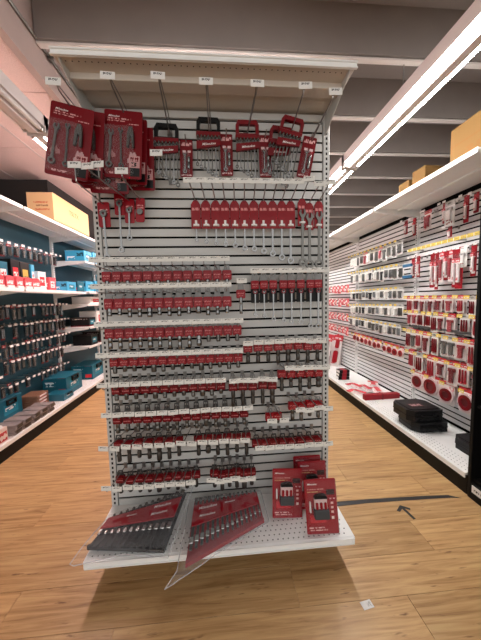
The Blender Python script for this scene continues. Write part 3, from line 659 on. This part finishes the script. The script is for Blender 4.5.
for i in range(4):
    bay('gondola_bay', ['nearest white bay with teal back at the left edge', 'white bay with teal back and hooks in the left aisle', 'many-shelved white bay with teal back behind the end display', 'last white bay with teal back deep in the left aisle'][i], LBK, LF, LY[i], LY[i+1], 1, M_tealbk, False, LSH[i], top=2.19, extra_post=(i == 3))
# middle run behind the end display
for s in (-1, 1):
    for i in range(3):
        bay('gondola_bay', 'white slatwall bay on the %s side behind the end display, %s from it' % ('right' if s > 0 else 'left', ORD[i]), s*.06, s*.50, .1+1.17*i, .1+1.17*(i+1), s, M_slat, True, [(2.145, .42, .03)], extra_post=(i == 2))

# black cabinet at the right edge
cb = thing('black_cabinet', 'tall black display cabinet at the right edge of the aisle', 'cabinet', (1.8, -.45, 0))
part('side_panel', MB().box((0, .50, 1.06), (.5, .022, 2.1), bev=.002).mesh('side_panel', M_black), cb)
part('side_panel', MB().box((0, -.62, 1.06), (.5, .022, 2.1), bev=.002).mesh('side_panel', M_black), cb)
part('back_panel', MB().box((.24, -.06, 1.06), (.016, 1.1, 2.1)).mesh('back_panel', M_black), cb)
part('plinth', MB().box((.0, -.06, .055), (.496, 1.14, .11), bev=.003).mesh('plinth', M_black), cb)
for z in (.125, .6, 1.05, 1.5, 2.1): part('shelf', MB().box((.0, -.06, z), (.47, 1.09, .018)).mesh('shelf', M_black), cb)
part('price_label', MB().box((-.251, .44, .075), (.003, .075, .045)).mesh('price_label', print_mat('base_label_print', WHITE, [(.2, .8, .35, .6, INK, 8)], .5, 'YZ')), cb, label='white price label on the black base')

# ------------------------------------------------------------------ packs hanging in the aisle runs
M_rim = mat('frosted_rim', srgb(228, 205, 205), .3); M_dkred = mat('dark_red_hub', srgb(92, 20, 28), .4)
def pack(name, label, cat, loc, rotz, w, h, card, content, group, cm=None, tab=True):
    t = thing(name, label, cat, loc, (0, 0, rotz), group)
    part('card', cached(('gp', card.name, round(w, 3), round(h, 3)), lambda: MB().prism(rrect(w, h, .006, 0, -h/2+.012), -.0015, .0015).mesh('card', card)), t)
    if content == 'bar':
        part('tool', cached(('gb', w, h, cm.name), lambda: MB().box((0, -.012, -h*.52), (w*.38, .016, h*.58), bev=.004).box((w*.04, -.012, -h*.3), (w*.62, .018, h*.14), bev=.004).mesh('tool', cm)), t)
        part('blister', cached(('gl', w, h), lambda: MB().box((0, -.012, -h*.5), (w*.8, .026, h*.72), bev=.006).mesh('blister', M_clear)), t)
    elif content == 'disc':
        d = part('disc', cached(('gd', w, h, cm.name), lambda: MB().frame(circ(w*.40, 18, 0, -h*.52), circ(w*.22, 18, 0, -h*.52), -.02, -.002).mesh('disc', cm)), t)
        part('clear_rim', cached(('gr', w, h), lambda: MB().frame(circ(w*.5, 18, 0, -h*.52), circ(w*.40, 18, 0, -h*.52), -.014, -.002).mesh('clear_rim', M_rim)), t)
        part('disc_hub', cached(('gh', w, h), lambda: MB().cyl((0, -.016, -h*.52), (0, -.002, -h*.52), w*.21, n=12).mesh('disc_hub', M_dkred)), d)
    elif content == 'bits':
        for k in range(3): part('bit', cached(('gx', w, h, cm.name), lambda: MB().cyl((0, 0, -h*.3), (0, 0, h*.3), w*.09, w*.06, n=8).mesh('bit', cm)), t, (w*(-.26+.26*k), -.008, -h*.5))
    return t
REST = []
def side_hook(loc, rotz, L, label, tagm, tw, th, group, rest=False):
    if rest: REST.append((loc, rotz, L, tw, th, tagm)); return
    t = thing('display_hook', label, 'hook', loc, (0, 0, rotz), group)
    hook_parts(t, L, tw, th, tagm); return t
RZ = -PI/2
rr = random.Random(5)
def right_row(rn, pts, ph, pw, L=.15, kinds=None, tag=(M_ytag, .05, .028), l=.09, rest=False, between=False):
    q = []
    for i, (y, z) in enumerate(pts):
        o = ORD[len(pts)-1-i]
        side_hook((RB, y, z-.004), RZ, L, 'yellow-tagged hook, %s from black cabinet in the %s' % (o, rn), tag[0], tag[1], tag[2], 'hooks of the '+rn, rest)
        q.append((y, z, 'front', o, l))
        if between: q.append((y+.03, z, 'rear', o, l-.045))
    for (y, z, fr, o, ll) in q:
        k = rr.choice(kinds); hgt = ph*rr.uniform(.85, 1.1)
        pack(k[4] if len(k) > 4 else 'tool_pack', '%s%s, %s from black cabinet in the %s' % ((fr+' ') if between else '', k[0], o, rn), 'tool pack', (RB-ll-.012, y+rr.uniform(-.008, .008), z-.004), RZ+rr.uniform(-.14, .14), pw*rr.choice((.9, 1, 1.1)), round(hgt, 2), k[1], k[2], 'packs of the '+rn, k[3])
M_pink = print_mat('pink_red_pack_print', srgb(214, 96, 104), [(.0, .35, .55, .8, srgb(240, 225, 222), 0), (.55, 1, .2, .5, srgb(240, 225, 222), 5), (.1, .6, .1, .2, srgb(160, 30, 40), 0)], .4)
M_redpk = mat('red_plastic_with_glare', srgb(158, 36, 48), .3)  # red paled by the blister glare, put into the colour
KR = [('white pack with red bit', M_wpack, 'bar', M_redpk), ('white pack with dark red bit', M_wpack, 'bar', M_redd), ('red and white bit pack', M_wpack, 'bits', M_redpk), ('pale pack with small red bits', M_gpack, 'bits', M_redd)]
KD = [('white pack with round red disc', M_dpack, 'disc', M_redd, 'disc_pack')]
KW = [('pale pack with black part', M_gpack, 'bar', M_blackp), ('pale pack with steel bits', M_gpack, 'bits', M_dksteel), ('pale pack with grey part', M_gpack, 'bar', M_dksteel), ('pale pack with white part', M_gpack, 'bar', M_paper), ('pale pack with thin steel bits', M_gpack, 'bits', M_chrome)]
def dense(p, k): # tags stay where they are, packs hang at every tag and half way between
    return p
right_row('first yellow-tagged row', [(1.10, 1.27), (1.01, 1.27), (.93, 1.27), (.83, 1.27), (.74, 1.27), (.64, 1.27), (.54, 1.27), (.44, 1.265), (.34, 1.265), (.24, 1.265)], .155, .07, kinds=KR, between=True)
right_row('second yellow-tagged row', [(1.1, 1.13), (1.03, 1.13), (.95, 1.13), (.86, 1.125), (.79, 1.125), (.72, 1.125), (.62, 1.12), (.49, 1.12), (.39, 1.12), (.27, 1.12)], .165, .078, kinds=KR, between=True)
right_row('third yellow-tagged row', [(1.1, .945), (1.04, .94), (.97, .94), (.88, .94), (.78, .94), (.68, .94), (.61, .935), (.52, .93), (.42, .93), (.31, .93), (.2, .93)], .19, .08, kinds=KR+KR+[KW[2]], between=True)
right_row('fourth yellow-tagged row', [(1.06, .735), (.95, .73), (.82, .73), (.7, .73), (.59, .73), (.49, .73), (.38, .73), (.26, .73)], .20, .095, kinds=KR, between=True)
right_row('fifth row', [(.97, .55), (.8, .55), (.63, .545), (.45, .54), (.29, .54)], .21, .15, kinds=KD, between=True)
# rail of yellow tags with long red packs under it
rail = thing('tag_rail', 'long rail of yellow tags across the nearest slatwall bay', 'rail', (RB-.13, .62, 1.725))
part('rail_bar', MB().box((0, 0, 0), (.006, 1.0, .026), bev=.001).mesh('rail_bar', M_white), rail)
for k in range(17): part('yellow_tag', cached('railtag', lambda: MB().box((0, 0, 0), (.002, .05, .028)).mesh('yellow_tag', print_mat('rail_tag_print', srgb(205, 180, 82), [(.2, .8, .3, .6, srgb(150, 130, 70), 9)], .5, 'YZ'))), rail, (-.0045, .46-k*.057, .0))
for y in (-.45, 0, .45): part('rail_arm', MB().box((.065, y, 0), (.13, .006, .012)).mesh('rail_arm', M_wire), rail)
dr = thing('dark_bar', 'dark grey bar between the second and third yellow-tagged rows', 'rail', (RB-.1, .6, .985))  # dark grey line across the bay, built as a bar on arms
part('rail_bar', MB().box((0, 0, 0), (.012, 1.02, .022), bev=.002).mesh('rail_bar', mat('dark_grey_bar', srgb(70, 68, 68), .5)), dr)
for y in (-.48, 0, .48): part('rail_arm', MB().box((.05, y, 0), (.1, .006, .012)).mesh('rail_arm', M_wire), dr)
R2 = [(1.09, 1.65, .2, 0), (1.02, 1.65, .2, 0), (.85, 1.65, .31, 0), (.8, 1.65, .33, 0), (.75, 1.65, .27, 1), (.705, 1.65, .25, 0), (.66, 1.65, .27, 1), (.62, 1.65, .32, 0), (.58, 1.65, .33, 2), (.545, 1.645, .16, 3), (.46, 1.65, .24, 0), (.40, 1.65, .24, 0), (.3, 1.65, .3, 0)]
for i, (y, z, h, k) in enumerate(R2):
    o = ORD[len(R2)-1-i]
    side_hook((RB, y, z), RZ, .14, 'small hook, %s from the black cabinet under the yellow tag rail' % o, M_tagw, .03, .018, 'hooks under the yellow tag rail')
    pack('blade_pack', '%s, %s from the black cabinet under the yellow rail' % (('long red blade pack', 'red and white blade pack', 'broad red blade pack', 'short white pack')[k], o), 'tool pack', (RB-.09, y, z), RZ+rr.uniform(-.12, .12), .042 if k < 2 else .06, h, (M_rcardw, M_wpack, M_rcard, M_paper)[k], 'bar', 'packs under the yellow tag rail', (M_wpack, M_redpk, M_wpack, M_gpack)[k])
R1 = [(1.22, 2.04, .14, 0), (1.10, 2.03, .17, 0), (.95, 2.05, .18, 1), (.92, 2.05, .17, 1), (.75, 2.05, .17, 0), (.70, 2.05, .2, 2), (.69, 1.84, .09, 0), (.55, 2.04, .21, 0), (.47, 2.03, .15, 0), (.36, 2.03, .18, 0)]
for i, (y, z, h, k) in enumerate(R1):
    o = ORD[len(R1)-1-i]
    side_hook((RB, y, z), RZ, .13, 'small hook, %s from the black cabinet just under the top shelf' % o, M_tagw, .03, .018, 'hooks under the top shelf')
    pack('blade_pack', '%s, %s from the black cabinet just under the top shelf' % (('slim red pack', 'white and red pack', 'broad pale pack')[k], o), 'tool pack', (RB-.08, y, z), RZ+rr.uniform(-.12, .12), (.04, .05, .09)[k], h, (M_rcard, M_wpack, M_gpack)[k], 'bar', 'packs under the top shelf', (M_wpack, M_redpk, M_gpack)[k])
# second bay of the right run: small pale packs
def interp(a, b, n): return [(lerp(a[0], b[0], i/(n-1)), lerp(a[1], b[1], i/(n-1))) for i in range(n)]
for rn, a, b, n, kinds, ph in [("second bay's top row", (2.28, 1.85), (1.28, 1.86), 11, KW+[KR[0]], .15), ("second bay's second row", (2.28, 1.62), (1.25, 1.61), 12, KW, .14), ("second bay's third row", (2.28, 1.365), (1.25, 1.37), 12, KW, .12),
                          ("second bay's fourth row", (2.28, 1.17), (1.25, 1.19), 12, KW, .12), ("second bay's fifth row", (2.28, 1.0), (1.25, .97), 12, KW, .13), ("second bay's lowest row", (2.17, .77), (1.2, .74), 9, [('white pack with round red part', M_dpack, 'disc', M_redp)], .11)]:
    right_row(rn, interp(a, b, min(n+2, 14)), ph*1.12, .08, L=.15, kinds=kinds, tag=(M_ytag, .036, .02), rest=True)
for rn, z, n in [("third bay's top row", 1.46, 7), ("third bay's second row", 1.25, 7), ("third bay's third row", 1.02, 7), ("third bay's lowest row", .82, 7)]:
    right_row(rn, interp((3.2, z), (2.42, z), n), .12, .10, kinds=[('pink-red and white pack', M_pink, 'none', M_redp)], tag=(M_tagw, .04, .02), rest=True)
for i, (y, z, l) in enumerate([(1.09, 1.58, 'upper'), (1.09, 1.47, 'lower')]):
    solo('blue_pack', MB().box((0, 0, 0), (.02, .12, .028), bev=.003).mesh('blue_pack', mat('deep_blue', srgb(30, 90, 130), .4)), '%s of two small bright blue packs hung beside the bay post under the yellow rail' % l, 'tool pack', (RB-.15, y, z))
# leaning tall red packs at the far deck
for i in range(4):
    t = thing('tall_pack', 'tall white and red pack leaning on the far deck, %s from the aisle' % ORD[i], 'tool pack', (1.68+.09*i, 2.75+.1*(i % 2), .146), (-.2, .1, RZ*.5), 'tall packs leaning on the far deck')
    part('card', cached('tallc', lambda: MB().prism(rrect(.14, .52, .01, 0, .26), -.006, .006).mesh('card', M_wpack)), t)
    part('tool', cached('tallt', lambda: MB().prism(rrect(.075, .2, .03, 0, .16), -.03, -.006).prism(rrect(.06, .14, .02, 0, .37), -.026, -.006).mesh('tool', M_redp)), t)

# deck goods on the right
def tool_case(loc, rotz, w, d, h, label, grp='black tool cases on the deck', sticker=False):
    t = thing('tool_case', label, 'tool case', loc, (0, 0, rotz), grp)
    c = .05
    pl = lambda e: [(-w/2+c, -d/2+e), (w/2-c*.4, -d/2+e), (w/2-e, -d/2+c*.4), (w/2-e, d/2-c), (w/2-c, d/2-e), (-w/2+c, d/2-e), (-w/2+e, d/2-c), (-w/2+e, -d/2+c)]
    T = Matrix(((1, 0, 0, 0), (0, 0, 1, 0), (0, 1, 0, 0), (0, 0, 0, 1)))
    part('case_bottom', MB().prism(pl(.006), .0, h*.46, T).mesh('case_bottom', M_case), t)
    lid = part('case_lid', MB().prism(pl(.004), h*.5, h*.94, T).prism(pl(.03), h*.94, h, T).mesh('case_lid', M_case), t)
    part('seam_band', MB().prism(pl(.0), h*.45, h*.51, T).mesh('seam_band', M_blackp), t)
    for k in range(5): part('rib', MB().box((lerp(-w*.34, w*.4, k/4), -d/2+.002, h*.24), (w*.05, .014, h*.36), bev=.003).mesh('rib', M_case), t)
    for x in (-.25, .25): part('latch', MB().box((x*w, -d/2-.004, h*.5), (.04, .014, h*.3), bev=.003).mesh('latch', M_blackp), t)
    part('handle', MB().frame([(-.06, -d/2-.03), (.06, -d/2-.03), (.07, -d/2+.01), (-.07, -d/2+.01)], [(-.045, -d/2-.018), (.045, -d/2-.018), (.05, -d/2+.0), (-.05, -d/2+.0)], h*.42, h*.58, T).mesh('handle', M_blackp), t)
    if sticker: part('sticker', MB().box((-.02, -.02, h+.0007), (w*.4, d*.25, .0014)).mesh('sticker', print_mat('case_sticker', srgb(70, 44, 46), [(.1, .9, .2, .8, srgb(190, 150, 150), 6)], .4, 'XY')), lid)
    return t
tool_case((1.745, .70, .1455), -.05, .30, .27, .085, 'lower black tool case of the stack on the right deck')
tool_case((1.715, .725, .2315), -.02, .31, .27, .095, 'upper black tool case of the stack on the right deck', sticker=True)
tool_case((1.84, .265, .1455), .0, .22, .26, .085, 'single black tool case beside the black cabinet')
rb = thing('red_box', 'long low red box across the right deck', 'box', (1.775, 1.32, .1455), (0, 0, .03))
part('box_body', MB().box((-.105, 0, .03), (.20, .055, .06), bev=.004).mesh('box_body', M_redp), rb)
part('box_body', MB().box((.105, 0, .03), (.195, .055, .058), bev=.004).mesh('box_body', M_redp), rb)
part('strap', MB().box((0, 0, .031), (.014, .058, .064)).mesh('strap', M_redd), rb)
for i in range(5):
    t = thing('flat_pack', 'flat white and red blister pack lying on the deck, %s from the aisle' % ORD[i], 'blister pack', (1.62+.075*i, 1.52+.10*((i*2) % 3), .1465+.0*i), (0, 0, .5-.25*i), 'flat packs lying on the deck')
    part('card', cached('flc', lambda: MB().box((0, 0, .003), (.12, .26, .005), bev=.001).mesh('card', print_mat('flat_pack_print', srgb(232, 220, 218), [(0, 1, .75, 1, srgb(200, 60, 68), 0), (.2, .8, .15, .5, srgb(210, 120, 125), 5)], .4, 'XY'))), t, (0, 0, .0062*i))
    part('tool', cached('flt', lambda: MB().box((0, -.02, .017), (.05, .15, .024), bev=.006).mesh('tool', M_wpack)), t, (0, 0, .0062*i))
for k in range(3):
    t = thing('small_box', '%s of three small black and red boxes stacked far on the deck' % ('bottom', 'middle', 'top')[k], 'box', (1.69, 2.07, .1455+.046*k), (0, 0, .1*(k-1)), 'small stacked boxes')
    part('box_body', cached('sbb', lambda: MB().box((0, 0, .0225), (.15, .1, .044), bev=.003).mesh('box_body', M_blackp)), t)
    part('red_band', cached('sbr', lambda: MB().box((0, -.0, .0225), (.06, .103, .0452)).mesh('red_band', M_redp)), t)
    part('white_edge', cached('sbw', lambda: MB().box((-.0755, 0, .0225), (.002, .09, .03)).mesh('white_edge', M_paper)), t)
# cardboard boxes on top shelves
def carton(loc, rotz, d, m, label, flap=True):
    t = thing('cardboard_box', label, 'cardboard box', loc, (0, 0, rotz), 'cardboard boxes on top shelves')
    part('box_body', MB().box((0, 0, d[2]/2), d, bev=.003).mesh('box_body', m), t)
    part('lid_flap', MB().box((-d[0]*.252, 0, d[2]+.002), (d[0]*.49, d[1]*.995, .004)).mesh('lid_flap', m), t)
    part('lid_flap', MB().box((d[0]*.252, 0, d[2]+.002), (d[0]*.49, d[1]*.995, .004)).mesh('lid_flap', m), t)
    part('packing_tape', MB().box((0, 0, d[2]+.0045), (.05, d[1]*1.002, .001)).mesh('packing_tape', mat('packing_tape', srgb(200, 160, 100), .25)), t)
    return t
carton((1.83, .10, 2.1465), 0, (.34, .62, .275), M_card2, 'large brown cardboard box nearest on the right top shelf')
carton((1.85, .83, 2.1465), .06, (.2, .14, .22), M_card2, 'small brown carton in the middle of the right top shelf')
carton((1.86, 1.02, 2.1465), -.04, (.2, .14, .19), M_card2, 'smaller brown carton farthest on the right top shelf')
carton((-1.895, 2.07, 2.192), 0, (.27, .78, .285), M_card, 'long yellow cardboard box on the left top shelf')
part('lettering', text_mesh('TSLTX', .075, mat('box_ink', srgb(150, 118, 70), .8), 0, .0006), bpy.data.objects['cardboard_box.003'], (.1362, .02, .17), (0, 0, PI/2))

# ================================================================== LEFT RUN GOODS
LZ = PI/2
lr = random.Random(21)
KT = [('dark teal pack', M_tpack, 'bits', M_dksteel), ('black pack with steel bits', M_kpack, 'bits', M_chrome), ('black pack with dark tool', M_kpack, 'bar', M_gun), ('teal pack with grey tool', M_tpack, 'bar', M_dksteel)]
def left_row(rn, z, y0, y1, n, ph, pw=.05, rest=False):
    for i in range(n):
        y = lerp(y0, y1, i/(n-1)); zz = z+lr.uniform(-.006, .006); o = ORD[i]
        side_hook((LBK, y, zz), LZ, .17, 'hook with small white tag, %s from the front in the %s' % (o, rn), M_tagw, .042, .022, 'hooks of the '+rn, rest)
        if lr.random() < .12: continue
        k = lr.choice(KT)
        pack('tool_pack', '%s, %s from the front in the %s' % (k[0], o, rn), 'tool pack', (LBK+.1, y, zz), LZ+lr.uniform(-.1, .1), pw, ph*lr.uniform(.9, 1.1), k[1], k[2], 'packs of the '+rn, k[3])
left_row('top left-aisle hook row', 1.27, 1.36, 2.36, 14, .16, rest=True)
left_row('second left-aisle hook row', 1.07, 1.36, 2.38, 14, .16)
left_row('third left-aisle hook row', .87, 1.36, 2.38, 14, .13)
left_row('fourth left-aisle hook row', .705, 1.36, 2.38, 14, .15)
left_row('fifth left-aisle hook row', .475, 1.3, 2.3, 13, .12, rest=True)
left_row('highest left-aisle hook row', 1.90, 1.35, 2.3, 11, .14, .06, rest=True)
left_row('upper left-edge row', .81, .75, 1.2, 6, .15, rest=True)
left_row('lower left-edge row', .60, .75, 1.2, 6, .15, rest=True)
def gbox(name, label, cat, loc, d, m, rotz=0, band=None, grp=None):
    t = thing(name, label, cat, loc, (0, 0, rotz), grp)
    part('box_body', MB().box((0, 0, d[2]/2), d, bev=.004).mesh('box_body', m), t)
    part('box_label', MB().box((d[0]/2+.0006, 0, d[2]*.5), (.0012, d[1]*.6, d[2]*.5)).mesh('box_label', band or print_mat('box_label_print', WHITE, [(.1, .9, .5, .8, srgb(190, 50, 55), 5), (.1, .7, .15, .35, INK, 8)], .5, 'YZ')), t)
    part('box_lid', MB().box((0, 0, d[2]+.003), (d[0]*1.02, d[1]*1.02, .008), bev=.002).mesh('box_lid', m), t)
    return t
M_lab_red = print_mat('red_label_print', srgb(196, 40, 50), [(.1, .9, .4, .7, WHITE, 5)], .5, 'YZ')
M_lab_teal = print_mat('teal_label_print', srgb(28, 120, 140), [(.1, .8, .4, .75, WHITE, 5)], .5, 'YZ')
M_lab_yel = print_mat('yellow_label_print', srgb(196, 170, 80), [(.1, .9, .3, .5, INK, 6)], .5, 'YZ')
# mid shelf z=1.43 goods (front edge x=-1.83)
for i in range(6):
    y = .88+.115*i
    t = thing('round_pack', 'red and white rounded pack, %s from the left along the left mid shelf' % ORD[i], 'tool pack', (-1.88, y, 1.432), (0, 0, LZ+lr.uniform(-.15, .15)), 'rounded packs on the left mid shelf')
    part('pack_body', cached('rp', lambda: MB().prism(rrect(.1, .11, .035, 0, .055), -.03, .03).mesh('pack_body', M_rbox)), t)
    part('pack_base', cached('rpb', lambda: MB().box((0, -.005, .012), (.085, .07, .024), bev=.004).mesh('pack_base', M_paper)), t)
for i, (y, w, h, m, lb, ds) in enumerate([(.92, .12, .20, M_blackp, None, 'black box with white label'), (1.06, .12, .24, M_kpack, M_lab_teal, 'black box with teal label'), (1.19, .11, .24, M_tealbox, None, 'teal box with white label'), (1.34, .11, .28, M_blackp, M_lab_red, 'black box with red label'),
        (1.47, .12, .27, M_kpack, M_lab_yel, 'black box with yellow label'), (1.58, .05, .26, M_cyan, None, 'narrow bright blue box'), (1.72, .13, .2, M_paper, M_lab_red, 'white box with red label'), (1.9, .13, .15, M_rbox, None, 'low red box')]):
    gbox('tool_box_carton', '%s standing at the back of the left mid shelf' % ds, 'box', (-2.04, y, 1.431), (.16, w, h), m, lr.uniform(-.05, .05), lb, 'boxes at the back of the left mid shelf')
for i, (y, w, h, m, ds) in enumerate([(2.08, .2, .11, M_cybox, 'bright blue printed box'), (2.30, .17, .13, M_tealbox, 'teal printed box')]):
    gbox('tool_box_carton', '%s at the right end of the left mid shelf' % ds, 'box', (-1.93, y, 1.431), (.18, w, h), m, 0, M_lab_teal, 'boxes on the left mid shelf')
# bay with many shelves
for (z, lst) in [(1.861, [(2.62, .22, .15, M_cybox, 'bright blue box'), (2.9, .26, .17, M_cybox, 'wide bright blue box'), (3.2, .22, .14, M_tealbox, 'teal box')]), (1.441, [(2.62, .24, .14, M_cybox, 'light blue box'), (2.92, .28, .16, M_cybox, 'broad light blue box'), (3.25, .24, .15, M_tealbox, 'dark teal box')]),
                (1.261, [(2.8, .4, .10, M_paper, 'flat white box')]), (.941, [(2.62, .2, .12, M_kpack, 'black box'), (2.9, .25, .2, M_paper, 'white box with red label'), (3.25, .2, .18, M_rbox, 'red box')]), (.661, [(2.65, .2, .14, M_blackp, 'matte black box'), (2.95, .24, .16, M_kpack, 'black printed box')])]:
    nm = {1.861: 'highest', 1.441: 'second', 1.261: 'third', .941: 'fourth', .661: 'lowest'}[z]
    for (y, w, h, m, ds) in lst:
        gbox('tool_box_carton', '%s on the %s shelf of the many-shelved left bay' % (ds, nm), 'box', (-2.0, y, z), (.26, w, h), m, 0, M_lab_red if m in (M_paper, M_rbox) else M_lab_teal, 'boxes on the many-shelved bay')
# deck goods on the left
for i, (x, y, d, m, ds) in enumerate([(-2.03, 2.08, (.28, .36, .22), M_tealbox, 'large teal tool case carton on the left deck'), (-2.05, 2.78, (.3, .4, .2), M_tealbox, 'far teal tool case carton on the left deck'), (-1.93, 1.83, (.2, .2, .075), M_teal, 'low flat teal case in front of the large teal carton'), (-2.17, 1.33, (.12, .3, .2), M_tealbox, 'teal carton against the back at the left edge')]):
    t = gbox('tool_case_carton', ds, 'tool case', (x, y, .146), d, m, 0, M_lab_teal, 'teal cases on the left deck')
    part('carry_handle', MB().frame([(-d[1]*.2, d[2]*.98), (d[1]*.2, d[2]*.98), (d[1]*.2, d[2]*.72), (-d[1]*.2, d[2]*.72)], [(-d[1]*.15, d[2]*.93), (d[1]*.15, d[2]*.93), (d[1]*.15, d[2]*.78), (-d[1]*.15, d[2]*.78)], d[0]/2+.003, d[0]/2+.02, Matrix(((0, 1, 0, 0), (1, 0, 0, 0), (0, 0, 1, 0), (0, 0, 0, 1)))).mesh('carry_handle', M_blackp), t)
for k in range(4):
    t = thing('flat_carton', '%s flat brown carton in the low stack on the left deck' % ('bottom', 'second', 'third', 'top')[k], 'box', (-2.08, 1.62, .146+.036*k), (0, 0, LZ+.06*(k % 2)), 'stack of flat brown cartons')
    part('box_body', cached('fbc', lambda: MB().box((0, 0, .017), (.2, .18, .033), bev=.003).mesh('box_body', mat('brown_board', srgb(120, 84, 62), .6))), t)
    part('edge_label', cached('fbl', lambda: MB().box((0, -.0905, .017), (.12, .001, .02)).mesh('edge_label', M_wpack)), t)
M_clam = mat('grey_clamshell', srgb(150, 140, 138), .25)
for i in range(5):
    for k in range(2):
        t = thing('clamshell_pack', '%s grey clamshell pack of the pair, %s pair from the front of the left deck' % ('lower' if k == 0 else 'upper', ORD[i]), 'clamshell', (-1.895+.012*k, .98+.115*i, .146+.047*k), (0, 0, LZ+lr.uniform(-.08, .08)), 'grey clamshell packs on the left deck')
        part('tray', cached('clt', lambda: MB().box((0, 0, .011), (.1, .2, .022), bev=.005).mesh('tray', M_clam)), t)
        part('lid', cached('cll', lambda: MB().box((0, 0, .033), (.092, .185, .022), bev=.008).mesh('lid', M_clam, True)), t)
        part('insert', cached('cli', lambda: MB().box((0, -.101, .022), (.07, .002, .03)).mesh('insert', M_gun)), t)
for i in range(2):
    t = thing('display_carton', '%s red and white carton at the front corner of the left deck' % ('nearer', 'farther')[i], 'box', (-1.855, .70+.12*i, .146), (0, 0, LZ), 'red and white cartons on the left deck')
    part('box_body', cached('dcb', lambda: MB().box((0, 0, .06), (.10, .11, .12), bev=.003).mesh('box_body', print_mat('display_carton_print', srgb(226, 206, 196), [(.1, .9, .1, .3, srgb(180, 40, 48), 4), (.1, .9, .5, .75, srgb(190, 60, 60), 4)], .5))), t)
    part('round_lid', cached('dcl', lambda: MB().cyl((0, 0, .12), (0, 0, .132), .045, n=16).mesh('round_lid', M_paper)), t)

# hooks beyond the three hundred that show largest: one object
mb = bmesh.new(); me = bpy.data.meshes.new('distant_hooks'); me.materials.append(M_wire); mlist = [M_wire]
for (loc, rz, L, tw, th, tm) in REST:
    if tm not in mlist: mlist.append(tm); me.materials.append(tm)
    M = Matrix.Translation(loc) @ Matrix.Rotation(rz, 4, 'Z')
    for (c, d, mi) in (((0, -L/2, 0), (.005, L, .005), 0), ((0, -L-.006, .002), (tw, .0022, th), mlist.index(tm))):
        r = bmesh.ops.create_cube(mb, size=1, matrix=M @ Matrix.Translation(c) @ Matrix.Diagonal((*d, 1)))
        for f in {f for v in r['verts'] for f in v.link_faces}: f.material_index = mi
mb.to_mesh(me); mb.free()
o = bpy.data.objects.new('distant_hooks', me); COL.objects.link(o); o['kind'] = 'stuff'; o['label'] = 'small tagged wire hooks along the far parts of both aisle runs'; o['category'] = 'hooks'
